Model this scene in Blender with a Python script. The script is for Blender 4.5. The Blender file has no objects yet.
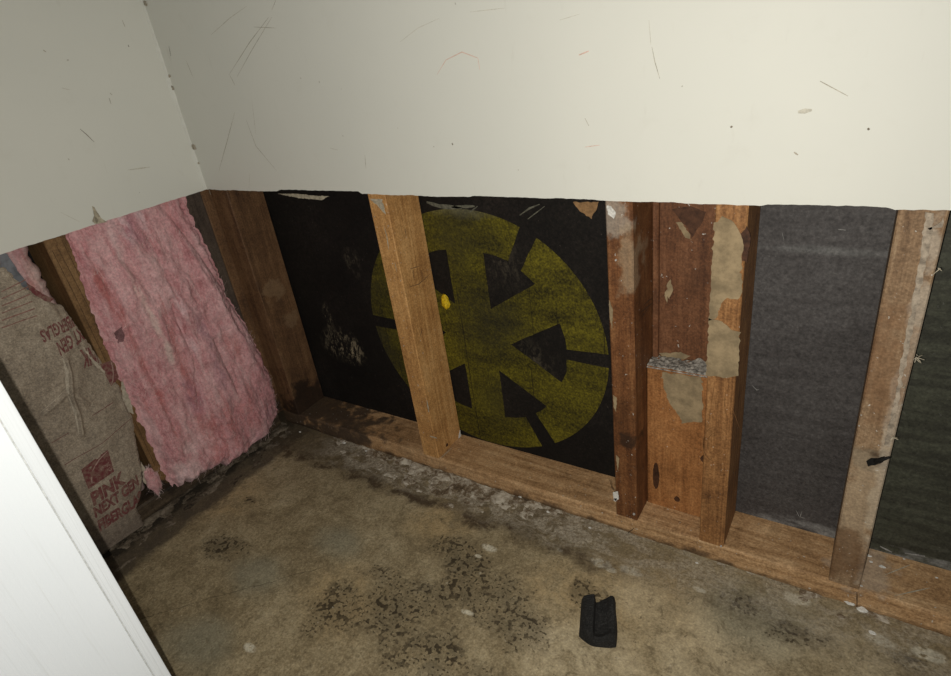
import bpy, bmesh, math, random
from mathutils import Vector, Matrix, noise as mn
from mathutils.geometry import tessellate_polygon

# ---------------------------------------------------------------- camera, world, flash, exposure
W, H, F = 951, 676, 605.589
CAM = Vector((1.157889, -0.734528, 0.821805))
ROT = Matrix(((0.8375314888, -0.1463585909, 0.5264220437),
              (0.5299030325, 0.4524602505, -0.7172743533),
              (-0.1332057861, 0.8796924943, 0.4565055684)))
sc = bpy.context.scene
COL = sc.collection
cam_d = bpy.data.cameras.new('camera'); cam = bpy.data.objects.new('camera', cam_d); COL.objects.link(cam)
cam.matrix_world = Matrix.Translation(CAM) @ ROT.to_4x4()
cam_d.sensor_fit = 'HORIZONTAL'; cam_d.sensor_width = 36; cam_d.lens = F * 36 / W
cam_d.clip_start = 0.02
sc.camera = cam

world = bpy.data.worlds.new('world'); sc.world = world
world.use_nodes = True
world.node_tree.nodes['Background'].inputs[0].default_value = (0.80, 0.90, 1.0, 1)
world.node_tree.nodes['Background'].inputs[1].default_value = 0.20

# the phone's own flash, a few centimetres beside the lens, with its reflector's wide soft beam
fl_d = bpy.data.lights.new('phone_flash', 'SPOT'); fl = bpy.data.objects.new('phone_flash', fl_d); COL.objects.link(fl)
fl.matrix_world = Matrix.Translation(CAM + ROT @ Vector((-0.0165, -0.0095, 0.0))) @ ROT.to_4x4()
fl_d.energy = 26; fl_d.color = (1.0, 0.965, 0.885); fl_d.shadow_soft_size = 0.0025
fl_d.spot_size = math.radians(165); fl_d.spot_blend = 1.0

vs = sc.view_settings
vs.view_transform = 'Standard'; vs.look = 'None'; vs.gamma = 1; vs.exposure = 0.0; vs.use_curve_mapping = False

# ---------------------------------------------------------------- pixel helpers (a direction, then a surface gives the distance)
T, SD, PH = 0.0127, 0.089, 0.038          # drywall thickness, stud depth, plate height
HD = 0.5968                               # height of the cut drywall edge
Y1 = T + SD
PHI = 0.04; SX, CX = math.sin(PHI), math.cos(PHI)
LMAT = Matrix(((SX, -CX, 0, 0), (CX, SX, 0, 0), (0, 0, 1, 0), (0, 0, 0, 1)))   # left wall: x to the corner, y into the wall
LINV = LMAT.inverted()

def ray(x, y):
    return (ROT @ Vector(((x - W / 2) / F, -(y - H / 2) / F, -1))).normalized()
def on_y(x, y, Y=0.0):
    d = ray(x, y); return CAM + d * ((Y - CAM.y) / d.y)
def on_x(x, y, X=0.0):
    d = ray(x, y); return CAM + d * ((X - CAM.x) / d.x)
def on_z(x, y, Z=0.0):
    d = ray(x, y); return CAM + d * ((Z - CAM.z) / d.z)
def on_l(x, y, D=T):
    d = LINV.to_3x3() @ ray(x, y); c = LINV @ CAM
    return c + d * ((D - c.y) / d.y)

# ---------------------------------------------------------------- object helpers
def tag(o, label=None, cat=None, group=None, kind=None):
    if label: o['label'] = label
    if cat: o['category'] = cat
    if group: o['group'] = group
    if kind: o['kind'] = kind
    return o
def obj(name, verts, faces, mat, parent=None, smooth=False, left=False):
    me = bpy.data.meshes.new(name); me.from_pydata([tuple(v) for v in verts], [], faces); me.update()
    if smooth: me.polygons.foreach_set('use_smooth', [True] * len(me.polygons))
    if mat: me.materials.append(mat)
    o = bpy.data.objects.new(name, me); COL.objects.link(o)
    if parent: o.parent = parent
    elif left: o.matrix_world = LMAT
    return o
def bm_obj(name, bm, mat, parent=None, smooth=False, left=False):
    me = bpy.data.meshes.new(name); bm.to_mesh(me); bm.free()
    if smooth: me.polygons.foreach_set('use_smooth', [True] * len(me.polygons))
    me.materials.append(mat)
    o = bpy.data.objects.new(name, me); COL.objects.link(o)
    if parent: o.parent = parent
    elif left: o.matrix_world = LMAT
    return o
def timber(name, lo, hi, axis, mat, parent=None, left=False, ch=0.0016, seg=0.02, jit=0.0005, seed=0, wane=None):
    """a sawn board: chamfered cross-section swept along its length with slightly uneven edges"""
    a = 'xyz'.index(axis); b, c = [i for i in range(3) if i != a]
    n = max(2, int((hi[a] - lo[a]) / seg)); n = min(n, 90)
    sec = [(lo[b] + ch, lo[c]), (hi[b] - ch, lo[c]), (hi[b], lo[c] + ch), (hi[b], hi[c] - ch),
           (hi[b] - ch, hi[c]), (lo[b] + ch, hi[c]), (lo[b], hi[c] - ch), (lo[b], lo[c] + ch)]
    mb, mc = (lo[b] + hi[b]) / 2, (lo[c] + hi[c]) / 2
    V = []; Fc = []
    for i in range(n + 1):
        t = lo[a] + (hi[a] - lo[a]) * i / n
        for k, (p, q) in enumerate(sec):
            j = jit * (0.6 + 0.4 * mn.noise((t * 9 + seed * 7.3, k // 2 * 5.1, seed))) + jit * 0.4 * mn.noise((t * 40, k * 3.1, seed))
            v = [0, 0, 0]; v[a] = t
            v[b] = p - math.copysign(j, p - mb); v[c] = q - math.copysign(j, q - mc)
            if wane:
                dv = wane(v); v = [v[m] + dv[m] for m in range(3)]
            V.append(v)
    for i in range(n):
        for k in range(8):
            Fc.append((i * 8 + k, i * 8 + (k + 1) % 8, (i + 1) * 8 + (k + 1) % 8, (i + 1) * 8 + k))
    Fc.append(tuple(range(8))); Fc.append(tuple(n * 8 + k for k in range(8)))
    me = bpy.data.meshes.new(name); me.from_pydata(V, [], Fc)
    bm = bmesh.new(); bm.from_mesh(me); bmesh.ops.recalc_face_normals(bm, faces=bm.faces)
    bpy.data.meshes.remove(me)
    return bm_obj(name, bm, mat, parent, left=left)
def ragged(pts, step, amp, seed, closed=True):
    out = []; n = len(pts)
    for i in range(n if closed else n - 1):
        a, b = Vector(pts[i]), Vector(pts[(i + 1) % n]); m = max(1, int((b - a).length / step))
        for k in range(m):
            p = a.lerp(b, k / m)
            out.append(p + Vector((mn.noise((p.x * 0.5 / step * 1.3, p.y * 0.5 / step * 1.3, seed)), mn.noise((p.x * .6 / step, p.y * .6 / step, seed + 40)))) * amp)
    if not closed: out.append(Vector(pts[-1]))
    return out
def patch(name, poly, frame, mat, parent=None, thick=0.0006, step=0.004, amp=0.003, seed=1, left=False, hfun=None):
    """a thin irregular layer; poly = 2D points on a surface, frame(a, b, out) -> 3D point, out = height above it"""
    pts = ragged(poly, step, amp, seed)
    bm = bmesh.new()
    g = hfun or (lambda a, b: 0)
    top = [bm.verts.new(frame(p.x, p.y, thick + g(p.x, p.y))) for p in pts]
    bot = [bm.verts.new(frame(p.x, p.y, -0.0002 + g(p.x, p.y))) for p in pts]
    n = len(pts)
    for i in range(n): bm.faces.new((top[i], bot[i], bot[(i + 1) % n], top[(i + 1) % n]))
    for tri in tessellate_polygon([[Vector((p.x, p.y, 0)) for p in pts]]):
        try: bm.faces.new([top[k] for k in tri])
        except ValueError: pass
    bmesh.ops.recalc_face_normals(bm, faces=bm.faces)
    return bm_obj(name, bm, mat, parent, left=left)
def ribbon(name, pts, w, frame, mat, parent=None, out=0.0003, left=False, taper=True):
    V = []; Fc = []; n = len(pts)
    P = [Vector(p) for p in pts]
    Q = []
    for i in range(n - 1):
        m = max(2, int((P[i + 1] - P[i]).length / 0.006))
        for k in range(m): Q.append(P[i].lerp(P[i + 1], k / m))
    Q.append(P[-1]); n = len(Q)
    for i, q in enumerate(Q):
        d = (Q[min(i + 1, n - 1)] - Q[max(i - 1, 0)]); d.normalize()
        nn = Vector((-d.y, d.x)); ww = w * 0.5 * ((0.25 + 0.75 * math.sin(math.pi * (i + .5) / n)) if taper else 1)
        ww *= 0.8 + 0.5 * mn.noise((q.x * 300, q.y * 300, 2))
        V += [frame(*(q + nn * ww), out), frame(*(q - nn * ww), out)]
        if i: Fc.append((2 * i - 2, 2 * i - 1, 2 * i + 1, 2 * i))
    return obj(name, V, Fc, mat, parent, left=left)
fr_y = lambda Y: (lambda a, b, o: (a, Y - o, b))        # surfaces facing the room on the back wall: (x, z)
fr_x = lambda X: (lambda a, b, o: (X + o, a, b))        # stud sides facing +x: (y, z)
fr_z = lambda Z: (lambda a, b, o: (a, b, Z + o))        # level surfaces: (x, y)
px_y = lambda pts, Y=0.0: [(lambda p: (p.x, p.z))(on_y(x, y, Y)) for x, y in pts]
px_x = lambda pts, X=0.0: [(lambda p: (min(p.y, Y1 - .005), p.z))(on_x(x, y, X)) for x, y in pts]
px_z = lambda pts, Z=0.0: [(lambda p: (p.x, p.y))(on_z(x, y, Z)) for x, y in pts]
px_l = lambda pts, D=T: [(lambda p: (p.x, p.z))(on_l(x, y, D)) for x, y in pts]

# ---------------------------------------------------------------- materials
class G:
    def __init__(s, name):
        s.m = bpy.data.materials.new(name); s.m.use_nodes = True; s.nt = s.m.node_tree
        s.bsdf = s.nt.nodes['Principled BSDF']; s.tc = s.nt.nodes.new('ShaderNodeTexCoord')
        s.P = s.tc.outputs['Object']
    def set(s, sock, v):
        if isinstance(v, bpy.types.NodeSocket): s.nt.links.new(v, sock)
        elif hasattr(sock, 'default_value'):
            if sock.type == 'RGBA' and len(v) == 3: v = (*v, 1)
            sock.default_value = v
    def math(s, op, a, b=0.0, clamp=False):
        n = s.nt.nodes.new('ShaderNodeMath'); n.operation = op; n.use_clamp = clamp
        s.set(n.inputs[0], a); s.set(n.inputs[1], b); return n.outputs[0]
    def map(s, scale=(1, 1, 1), loc=(0, 0, 0), rot=(0, 0, 0), vec=None):
        n = s.nt.nodes.new('ShaderNodeMapping'); s.set(n.inputs[0], vec or s.P)
        n.inputs[1].default_value = loc; n.inputs[2].default_value = rot; n.inputs[3].default_value = scale; return n.outputs[0]
    def noise(s, scale, detail=4, rough=0.55, dist=0.0, vec=None):
        n = s.nt.nodes.new('ShaderNodeTexNoise'); s.set(n.inputs['Vector'], vec or s.P)
        n.inputs['Scale'].default_value = scale; n.inputs['Detail'].default_value = detail
        n.inputs['Roughness'].default_value = rough; n.inputs['Distortion'].default_value = dist; return n.outputs['Fac']
    def rng(s, v, a, b, c=0.0, d=1.0, smooth=True):
        n = s.nt.nodes.new('ShaderNodeMapRange'); n.interpolation_type = 'SMOOTHSTEP' if smooth else 'LINEAR'
        s.set(n.inputs[0], v)
        for i, k in enumerate((a, b, c, d)): s.set(n.inputs[i + 1], k)
        return n.outputs[0]
    def ramp(s, v, stops):
        n = s.nt.nodes.new('ShaderNodeValToRGB'); s.set(n.inputs[0], v); e = n.color_ramp.elements
        while len(e) < len(stops): e.new(0.5)
        for el, (p, c) in zip(e, stops): el.position = p; el.color = (*c, 1)
        return n.outputs[0]
    def mix(s, f, a, b, mode='MIX'):
        n = s.nt.nodes.new('ShaderNodeMix'); n.data_type = 'RGBA'; n.blend_type = mode
        s.set(n.inputs[0], f); s.set(n.inputs[6], a); s.set(n.inputs[7], b); return n.outputs[2]
    def mul(s, *v):
        r = v[0]
        for k in v[1:]: r = s.math('MULTIPLY', r, k)
        return r
    def blob(s, c, r, wob=0.35, wscale=18, soft=0.5):
        """1 inside an irregular patch around c with radii r, 0 outside"""
        v = s.map(tuple(1 / k for k in r), tuple(-c[i] / r[i] for i in range(3)))
        n = s.nt.nodes.new('ShaderNodeVectorMath'); n.operation = 'LENGTH'; s.set(n.inputs[0], v)
        l = s.math('ADD', n.outputs['Value'], s.math('MULTIPLY', s.math('SUBTRACT', s.noise(wscale, 5), 0.5), wob * 4))
        return s.rng(l, 1.0 + soft * .4, 1.0 - soft, 0, 1)
    def maxs(s, L):
        r = L[0]
        for k in L[1:]: r = s.math('MAXIMUM', r, k)
        return r
    def sep(s):
        n = s.nt.nodes.new('ShaderNodeSeparateXYZ'); s.set(n.inputs[0], s.P); return n.outputs
    def fin(s, col, rough=0.7, h=None, bs=0.3, bd=0.002, spec=0.4, grit=0.0, gs=280):
        if grit:
            a = s.rng(s.noise(gs, 2, 0.55), 0.30, 0.70, 1 - grit, 1 + grit, False)
            b = s.rng(s.noise(gs * .37, 3, 0.6), 0.30, 0.70, 1 - grit * .7, 1 + grit * .7, False)
            n = s.nt.nodes.new('ShaderNodeVectorMath'); n.operation = 'SCALE'
            s.set(n.inputs[0], col); s.set(n.inputs['Scale'], s.mul(a, b)); col = n.outputs[0]
        s.set(s.bsdf.inputs['Base Color'], col); s.set(s.bsdf.inputs['Roughness'], rough)
        s.bsdf.inputs['Specular IOR Level'].default_value = spec
        if h is not None:
            n = s.nt.nodes.new('ShaderNodeBump'); n.inputs['Strength'].default_value = bs; n.inputs['Distance'].default_value = bd
            s.set(n.inputs['Height'], h); s.nt.links.new(n.outputs[0], s.bsdf.inputs['Normal'])
        return s.m

def plain(name, c, rough=0.8, var=0.3, scale=120, spec=0.3):
    g = G(name); n = g.noise(scale, 5, 0.65)
    col = g.mix(g.rng(n, 0.3, 0.7, 0, 1), tuple(k * (1 - var) for k in c), tuple(min(1, k * (1 + var)) for k in c))
    return g.fin(col, rough, n, 0.3, 0.0008, spec)

def wood(name, light, mid, dark, axis='z', off=(0, 0, 0), stain=None, dark_amt=0.5, specks=0.0, ring=26, extra=None, spec=0.3):
    g = G(name); a = 'xyz'.index(axis)
    sc_ = [1.0, 1.0, 1.0]; sc_[a] = 0.05
    v = g.map(tuple(sc_), off)
    n1 = g.noise(9, 2, 0.45, 0.6, v)
    rings = g.math('SINE', g.math('MULTIPLY', n1, ring * 3.2))
    sf = [1.0, 1.0, 1.0]; sf[a] = 0.04
    fib = g.noise(430, 4, 0.7, 0, g.map(tuple(sf), off))
    sf2 = [1.0, 1.0, 1.0]; sf2[a] = 0.07
    fib2 = g.noise(95, 5, 0.7, 0.4, g.map(tuple(sf2), off))
    blot = g.noise(13, 7, 0.72, 0.5, g.map((1, 1, 1), tuple(k + 3.3 for k in off)))
    gra = g.noise(330, 4, 0.75)
    t = g.math('ADD', g.math('MULTIPLY', rings, 0.055), g.math('ADD', g.math('MULTIPLY', fib, 0.42), g.math('MULTIPLY', blot, 0.75)))
    t = g.math('ADD', t, g.math('ADD', g.math('MULTIPLY', g.math('SUBTRACT', fib2, .5), .55), g.math('MULTIPLY', g.math('SUBTRACT', gra, .5), .40)))
    col = g.ramp(t, [(0.33, dark), (0.58, mid), (0.84, light)])
    gr = g.rng(g.noise(11, 6, 0.7, 0.3, g.map((1, 1, 1), tuple(k + 9.1 for k in off))), 0.50, 0.72)
    col = g.mix(g.math('MULTIPLY', gr, dark_amt), col, tuple(k * 0.55 for k in dark))
    if stain:
        for c, r, colr, amt in stain: col = g.mix(g.math('MULTIPLY', g.blob(c, r, 0.75, 30, 0.4), amt), col, colr)
    if specks:
        sp = g.rng(g.noise(190, 2, 0.5), 0.74 - specks * 0.04, 0.76)
        col = g.mix(g.math('MULTIPLY', sp, 0.8), col, (0.55, 0.52, 0.46))
    hh = g.math('ADD', g.math('MULTIPLY', fib, 0.6), g.math('MULTIPLY', rings, 0.2))
    return g.fin(col, 0.62, hh, 0.35, 0.0008, spec, 0.17, 330)

def m_drywall():
    g = G('painted_drywall'); n = g.noise(2.2, 5, 0.6); f = g.noise(380, 3, 0.6); c = g.noise(24, 6, 0.65)
    col = g.mix(g.rng(n, 0.3, 0.7), (0.665, 0.66, 0.595), (0.70, 0.69, 0.62))
    col = g.mix(g.mul(g.rng(c, 0.55, 0.75), 0.10), col, (0.50, 0.47, 0.39))
    col = g.mix(g.mul(g.rng(g.noise(60, 4, .6, 0, g.map((1, 1, .25))), .62, .78), 0.16), col, (0.42, 0.38, 0.30))
    sp = g.rng(g.noise(95, 1, 0.4, 0, g.map((1, 1, 1), (4, 2, 7))), 0.785, 0.80)
    col = g.mix(g.mul(sp, .45), col, (0.22, 0.17, 0.11))
    return g.fin(col, 0.55, g.math('ADD', g.math('MULTIPLY', f, 0.5), c), 0.10, 0.0012, 0.3)
M_DRY = m_drywall()
M_GYP = plain('gypsum_core', (0.55, 0.54, 0.50), 0.9, 0.25, 200)
M_PAPER_TORN = plain('torn_wall_paper_layer', (0.42, 0.36, 0.27), 0.9, 0.35, 160)
M_SCUFF = plain('scuff_brown', (0.36, 0.32, 0.25), 0.8, 0.4, 300)
M_SCUFF_D = plain('scuff_dark', (0.16, 0.13, 0.09), 0.8, 0.4, 300)
M_SCUFF_F = plain('scuff_faint', (0.52, 0.49, 0.41), 0.8, 0.2, 300)
M_SCUFF_R = plain('scuff_red', (0.62, 0.42, 0.34), 0.8, 0.2, 300)
M_WHITE_CHIP = plain('white_plaster', (0.62, 0.60, 0.55), 0.9, 0.25, 220)
M_BLACK = plain('soot_black', (0.006, 0.005, 0.004), 0.8, 0.4, 200)

def m_floor():
    g = G('stained_concrete'); S = g.sep()
    big = g.noise(3.2, 5, 0.6, 0.4); med = g.noise(19, 9, 0.74, 0.4); fine = g.noise(170, 6, 0.78); sp = g.noise(70, 2, 0.45, 0.25)
    t = g.math('ADD', g.math('ADD', g.math('MULTIPLY', big, 0.35), g.math('MULTIPLY', med, 0.5)), g.math('MULTIPLY', g.math('SUBTRACT', fine, .35), .5))
    col = g.ramp(t, [(0.34, (0.115, 0.086, 0.046)), (0.46, (0.235, 0.182, 0.104)), (0.56, (0.345, 0.278, 0.168)), (0.70, (0.47, 0.395, 0.265))])
    P = lambda x, y: (on_z(x, y).x, on_z(x, y).y, 0)
    # ochre and grey-green areas of the slab
    och = g.maxs([g.blob(P(*c), (r, r * .8, 1), 0.4, 9, 0.7) for c, r in (((340, 600), .09), ((640, 605), .12), ((440, 525), .08), ((230, 500), .09), ((560, 590), .08))])
    col = g.mix(g.mul(och, 0.45, g.rng(med, .35, .6)), col, (0.46, 0.315, 0.145))
    gry = g.maxs([g.blob(P(*c), (r, r * .7, 1), 0.4, 9, 0.7) for c, r in (((260, 575), .07), ((760, 620), .10), ((200, 640), .07), ((340, 540), .06))])
    col = g.mix(g.mul(gry, 0.55), col, (0.25, 0.24, 0.175))
    tan = g.maxs([g.blob(P(*c), (r, r * .7, 1), 0.6, 10, 0.8) for c, r in (((700, 645), .11), ((600, 650), .09), ((545, 640), .06), ((860, 665), .08), ((640, 600), .06))])
    col = g.mix(g.mul(tan, 0.5, g.rng(med, .3, .6)), col, (0.54, 0.45, 0.30))
    # brown-black mould blots in clusters
    cl = g.maxs([g.blob(P(*c), (r, r * q, 1), 0.85, 13, 0.8) for c, r, q in
                 (((410, 612), .125, .62), ((490, 600), .105, .6), ((340, 605), .07, .7), ((430, 655), .09, .6), ((228, 545), .05, .6), ((460, 560), .07, .6),
                  ((735, 600), .045, .5), ((800, 635), .04, .5), ((250, 500), .022, .7), ((900, 660), .03, .5), ((590, 600), .05, .6))])
    spots = g.rng(g.math('ADD', g.math('MULTIPLY', g.noise(105, 1, 0.4, 0.1), 0.6), g.math('MULTIPLY', g.noise(24, 3, .6), 0.4)), 0.535, 0.575)
    col = g.mix(g.mul(cl, g.rng(med, 0.38, 0.58), 0.66), col, (0.085, 0.066, 0.038))
    col = g.mix(g.mul(cl, spots, 0.84), col, (0.030, 0.021, 0.012))
    col = g.mix(g.mul(g.rng(cl, .1, .6), g.rng(g.noise(210, 1, .4), .60, .66), 0.85), col, (0.045, 0.032, 0.018))
    col = g.mix(g.mul(g.rng(g.noise(48, 7, .75, .6, g.map((1, 1, 1), (9, 2, 1))), .53, .66), .55), col, (0.13, 0.098, 0.055))
    col = g.mix(g.mul(g.rng(g.noise(120, 3, .6), 0.64, 0.70), 0.6), col, (0.075, 0.055, 0.030))
    col = g.mix(g.mul(g.rng(g.noise(33, 6, .7, .8, g.map((1, 1, 1), (3, 3, 3))), 0.60, 0.72), 0.5), col, (0.10, 0.075, 0.042))
    col = g.mix(g.mul(g.rng(g.noise(90, 3, .6, 0, g.map((1, 1, 1), (6, 1, 0))), 0.68, 0.74), 0.6), col, (0.52, 0.46, 0.34))
    # pale plaster residue
    wh = g.maxs([g.blob(P(*c), (r, r * .5, 1), 0.5, 26, 0.35) for c, r in
                 (((489, 548), .017), ((478, 556), .008), ((600, 563), .018), ((630, 571), .02), ((250, 648), .014), ((466, 612), .012),
                  ((560, 550), .006), ((612, 570), .01), ((800, 600), .02), ((700, 590), .012), ((880, 640), .02), ((930, 655), .02))])
    col = g.mix(g.mul(wh, 0.85, g.rng(g.noise(110, 5, .7), .38, .5)), col, (0.60, 0.55, 0.43))
    # dirt bands where the carpet edge ran along both walls
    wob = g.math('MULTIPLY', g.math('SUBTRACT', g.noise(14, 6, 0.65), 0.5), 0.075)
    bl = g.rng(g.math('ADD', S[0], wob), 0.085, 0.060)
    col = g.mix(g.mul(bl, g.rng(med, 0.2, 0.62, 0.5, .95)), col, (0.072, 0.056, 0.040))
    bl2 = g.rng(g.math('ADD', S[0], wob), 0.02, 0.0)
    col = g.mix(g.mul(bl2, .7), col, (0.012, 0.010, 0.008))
    bb = g.mul(g.rng(g.math('ADD', S[1], wob), -0.095, -0.06), g.rng(med, 0.34, 0.54))
    rt_ = g.rng(S[0], 1.0, .72, .30, 1)
    col = g.mix(g.mul(bb, rt_, 0.72), col, (0.075, 0.054, 0.032))
    yy = g.math('ADD', S[1], wob)
    pale = g.mul(g.rng(yy, -0.085, -0.03), g.rng(g.noise(30, 7, .72, .5, g.map((.7, 1, 1), (1, 8, 0))), .40, .56), g.rng(S[0], .08, .25), g.rng(S[0], 1.0, .72, .55, 1))
    col = g.mix(g.mul(pale, 0.8), col, g.mix(g.rng(fine, .35, .65), (0.21, 0.165, 0.11), (0.50, 0.45, 0.36)))
    edge = g.mul(g.rng(yy, -0.095, -0.075), g.rng(yy, -0.05, -0.07), g.rng(g.noise(21, 6, .7, .3, g.map((1, 1, 1), (4, 4, 0))), .46, .58))
    col = g.mix(g.mul(edge, rt_, .85), col, (0.055, 0.034, 0.019))
    # hairline crack across the slab
    a, b = on_z(146, 617), on_z(300, 573)
    d = (b - a).normalized(); nx, ny = -d.y, d.x
    dist = g.math('ADD', g.math('ADD', g.mul(S[0], nx), g.mul(S[1], ny)), -(a.x * nx + a.y * ny))
    dist = g.math('ABSOLUTE', g.math('ADD', dist, g.math('MULTIPLY', g.math('SUBTRACT', g.noise(22, 4, .6), .5), .02)))
    al = g.math('ADD', g.math('ADD', g.mul(S[0], d.x), g.mul(S[1], d.y)), -(a.x * d.x + a.y * d.y))
    col = g.mix(g.mul(g.rng(dist, .0011, .0004), g.rng(al, .34, .28), .5), col, (0.03, 0.022, 0.013))
    hh = g.math('ADD', g.math('MULTIPLY', med, 0.8), g.math('MULTIPLY', fine, 0.5))
    return g.fin(col, 0.82, hh, 0.45, 0.004, 0.2, 0.20, 300)
M_FLOOR = m_floor()

def m_crust(name, pale, brown, dk, lo=.42):
    g = G(name); n = g.noise(32, 7, 0.7, 0.6); f = g.noise(190, 5, 0.7); b = g.noise(9, 4, .6)
    t = g.math('ADD', g.math('MULTIPLY', n, 0.55), g.math('ADD', g.math('MULTIPLY', f, 0.2), g.math('MULTIPLY', b, 0.25)))
    return g.fin(g.ramp(t, [(lo - .06, dk), (lo + .03, brown), (lo + .11, pale), (lo + .25, tuple(min(1, k * 1.35) for k in pale))]), 0.95, f, 0.6, 0.002, 0.15)
M_CRUST = m_crust('gypsum_dust_crust', (0.46, 0.41, 0.33), (0.165, 0.120, 0.075), (0.045, 0.031, 0.020), .44)
M_CRUST_D = m_crust('dark_dirt_crust', (0.22, 0.18, 0.135), (0.095, 0.074, 0.052), (0.026, 0.020, 0.014), .46)

def m_sheath(kind):
    g = G('sheathing_' + kind); S = g.sep()
    f = g.noise(240, 4, 0.65); st = g.noise(60, 4, .6, 0, g.map((.12, 1, 1))); b = g.noise(6, 5, .6)
    if kind == 'black':
        col = g.ramp(g.math('ADD', g.math('MULTIPLY', f, .4), g.math('MULTIPLY', b, .6)), [(.36, (0.0035, 0.0028, 0.0022)), (.55, (0.0095, 0.0075, 0.006)), (.72, (0.024, 0.018, 0.015))])
        for px, r, amt in (((343, 345), (.055, .05, .040), 1), ((352, 352), (.035, .05, .032), 1), ((328, 318), (.012, .05, .03), .7), ((352, 262), (.02, .05, .03), .3), ((500, 262), (.05, .05, .06), .12), ((530, 360), (.05, .05, .05), .16)):
            p = on_y(*px, Y1)
            mk = g.mul(g.blob((p.x, Y1, p.z), r, .3, 14, .9), g.rng(g.noise(85, 5, .68, .8, g.map((1.2, 1, .6), (0, 0, 0), (0, .5, 0))), .48, .62))
            col = g.mix(g.mul(mk, .8 * amt), col, (0.30, 0.25, 0.165))
        col = g.mix(g.mul(g.rng(g.noise(190, 2, .5), .72, .78), .3), col, (0.14, .11, .09))
        return g.fin(col, 0.75, f, .3, .001, .25, .35, 300)
    lin = g.ramp(g.math('ADD', g.math('MULTIPLY', f, .35), g.math('ADD', g.math('MULTIPLY', b, .35), g.math('MULTIPLY', st, .3))),
                 [(.34, (0.030, 0.026, 0.025)), (.52, (0.064, 0.058, 0.056)), (.70, (0.105, 0.098, 0.095))])
    gx = g.mul(g.rng(S[0], 1.20, 1.225), .8)
    col = g.mix(gx, lin, g.mix(g.rng(st, .4, .6), (0.030, 0.031, 0.019), (0.052, 0.055, 0.034)))
    p = on_y(830, 251, Y1)
    col = g.mix(g.mul(g.blob((p.x, Y1, p.z), (.085, .1, .006), .25, 30, .9), .30), col, (0.22, .22, .21))
    p = on_y(780, 525, Y1)
    low = g.mul(g.rng(g.math('ADD', S[2], g.mul(g.math('SUBTRACT', b, .5), .05)), .075, .045), g.rng(g.noise(28, 5, .6, 0, g.map((.5, 1, 1.5))), .45, .66))
    col = g.mix(g.mul(low, .8), col, (0.24, .235, .225))
    col = g.mix(g.mul(g.rng(g.noise(210, 2, .5), .70, .76), .22), col, (0.20, .19, .18))
    return g.fin(col, 0.62, g.math('ADD', f, g.mul(st, .6)), .3, .0012, .35, .28, 320)
M_SH_BLACK = m_sheath('black'); M_SH_GREY = m_sheath('grey')

def m_print():
    g = G('faded_yellow_print'); f = g.noise(260, 4, .65); st = g.noise(26, 4, .6, .3, g.map((.3, 1, 1.4))); b = g.noise(9, 4, .6)
    v = g.noise(200, 2, .5, 0, g.map((1, 1, .015)))
    t = g.math('ADD', g.math('MULTIPLY', f, .5), g.math('ADD', g.math('MULTIPLY', st, .3), g.math('MULTIPLY', b, .25)))
    S = g.sep()
    col = g.ramp(t, [(.38, (0.012, 0.010, 0.003)), (.50, (0.068, 0.056, 0.006)), (.60, (0.130, 0.108, 0.008)), (.75, (0.20, 0.165, 0.020))])
    col = g.mix(g.mul(g.rng(v, .66, .72), .7), col, (0.008, .007, .003))
    for px, r, am in (((380, 350), (.075, .1, .12), .95), ((375, 285), (.05, .1, .07), .6), ((490, 325), (.10, .1, .09), .72), ((455, 235), (.08, .1, .08), .6), ((500, 400), (.09, .1, .06), .5)):
        p = on_y(*px, Y1)
        col = g.mix(g.mul(g.blob((p.x, Y1, p.z), r, .35, 10, .9), am, g.rng(g.noise(75, 5, .7), .3, .6, .55, 1)), col, (0.026, 0.023, 0.012))
    p = on_y(470, 205, Y1)
    col = g.mix(g.mul(g.blob((p.x, Y1, p.z), (.12, .1, .022), .4, 22, .8), .5), col, (0.16, .15, .10))
    return g.fin(col, .7, f, .3, .001, .25, .28, 320)
M_PRINT = m_print()

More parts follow.
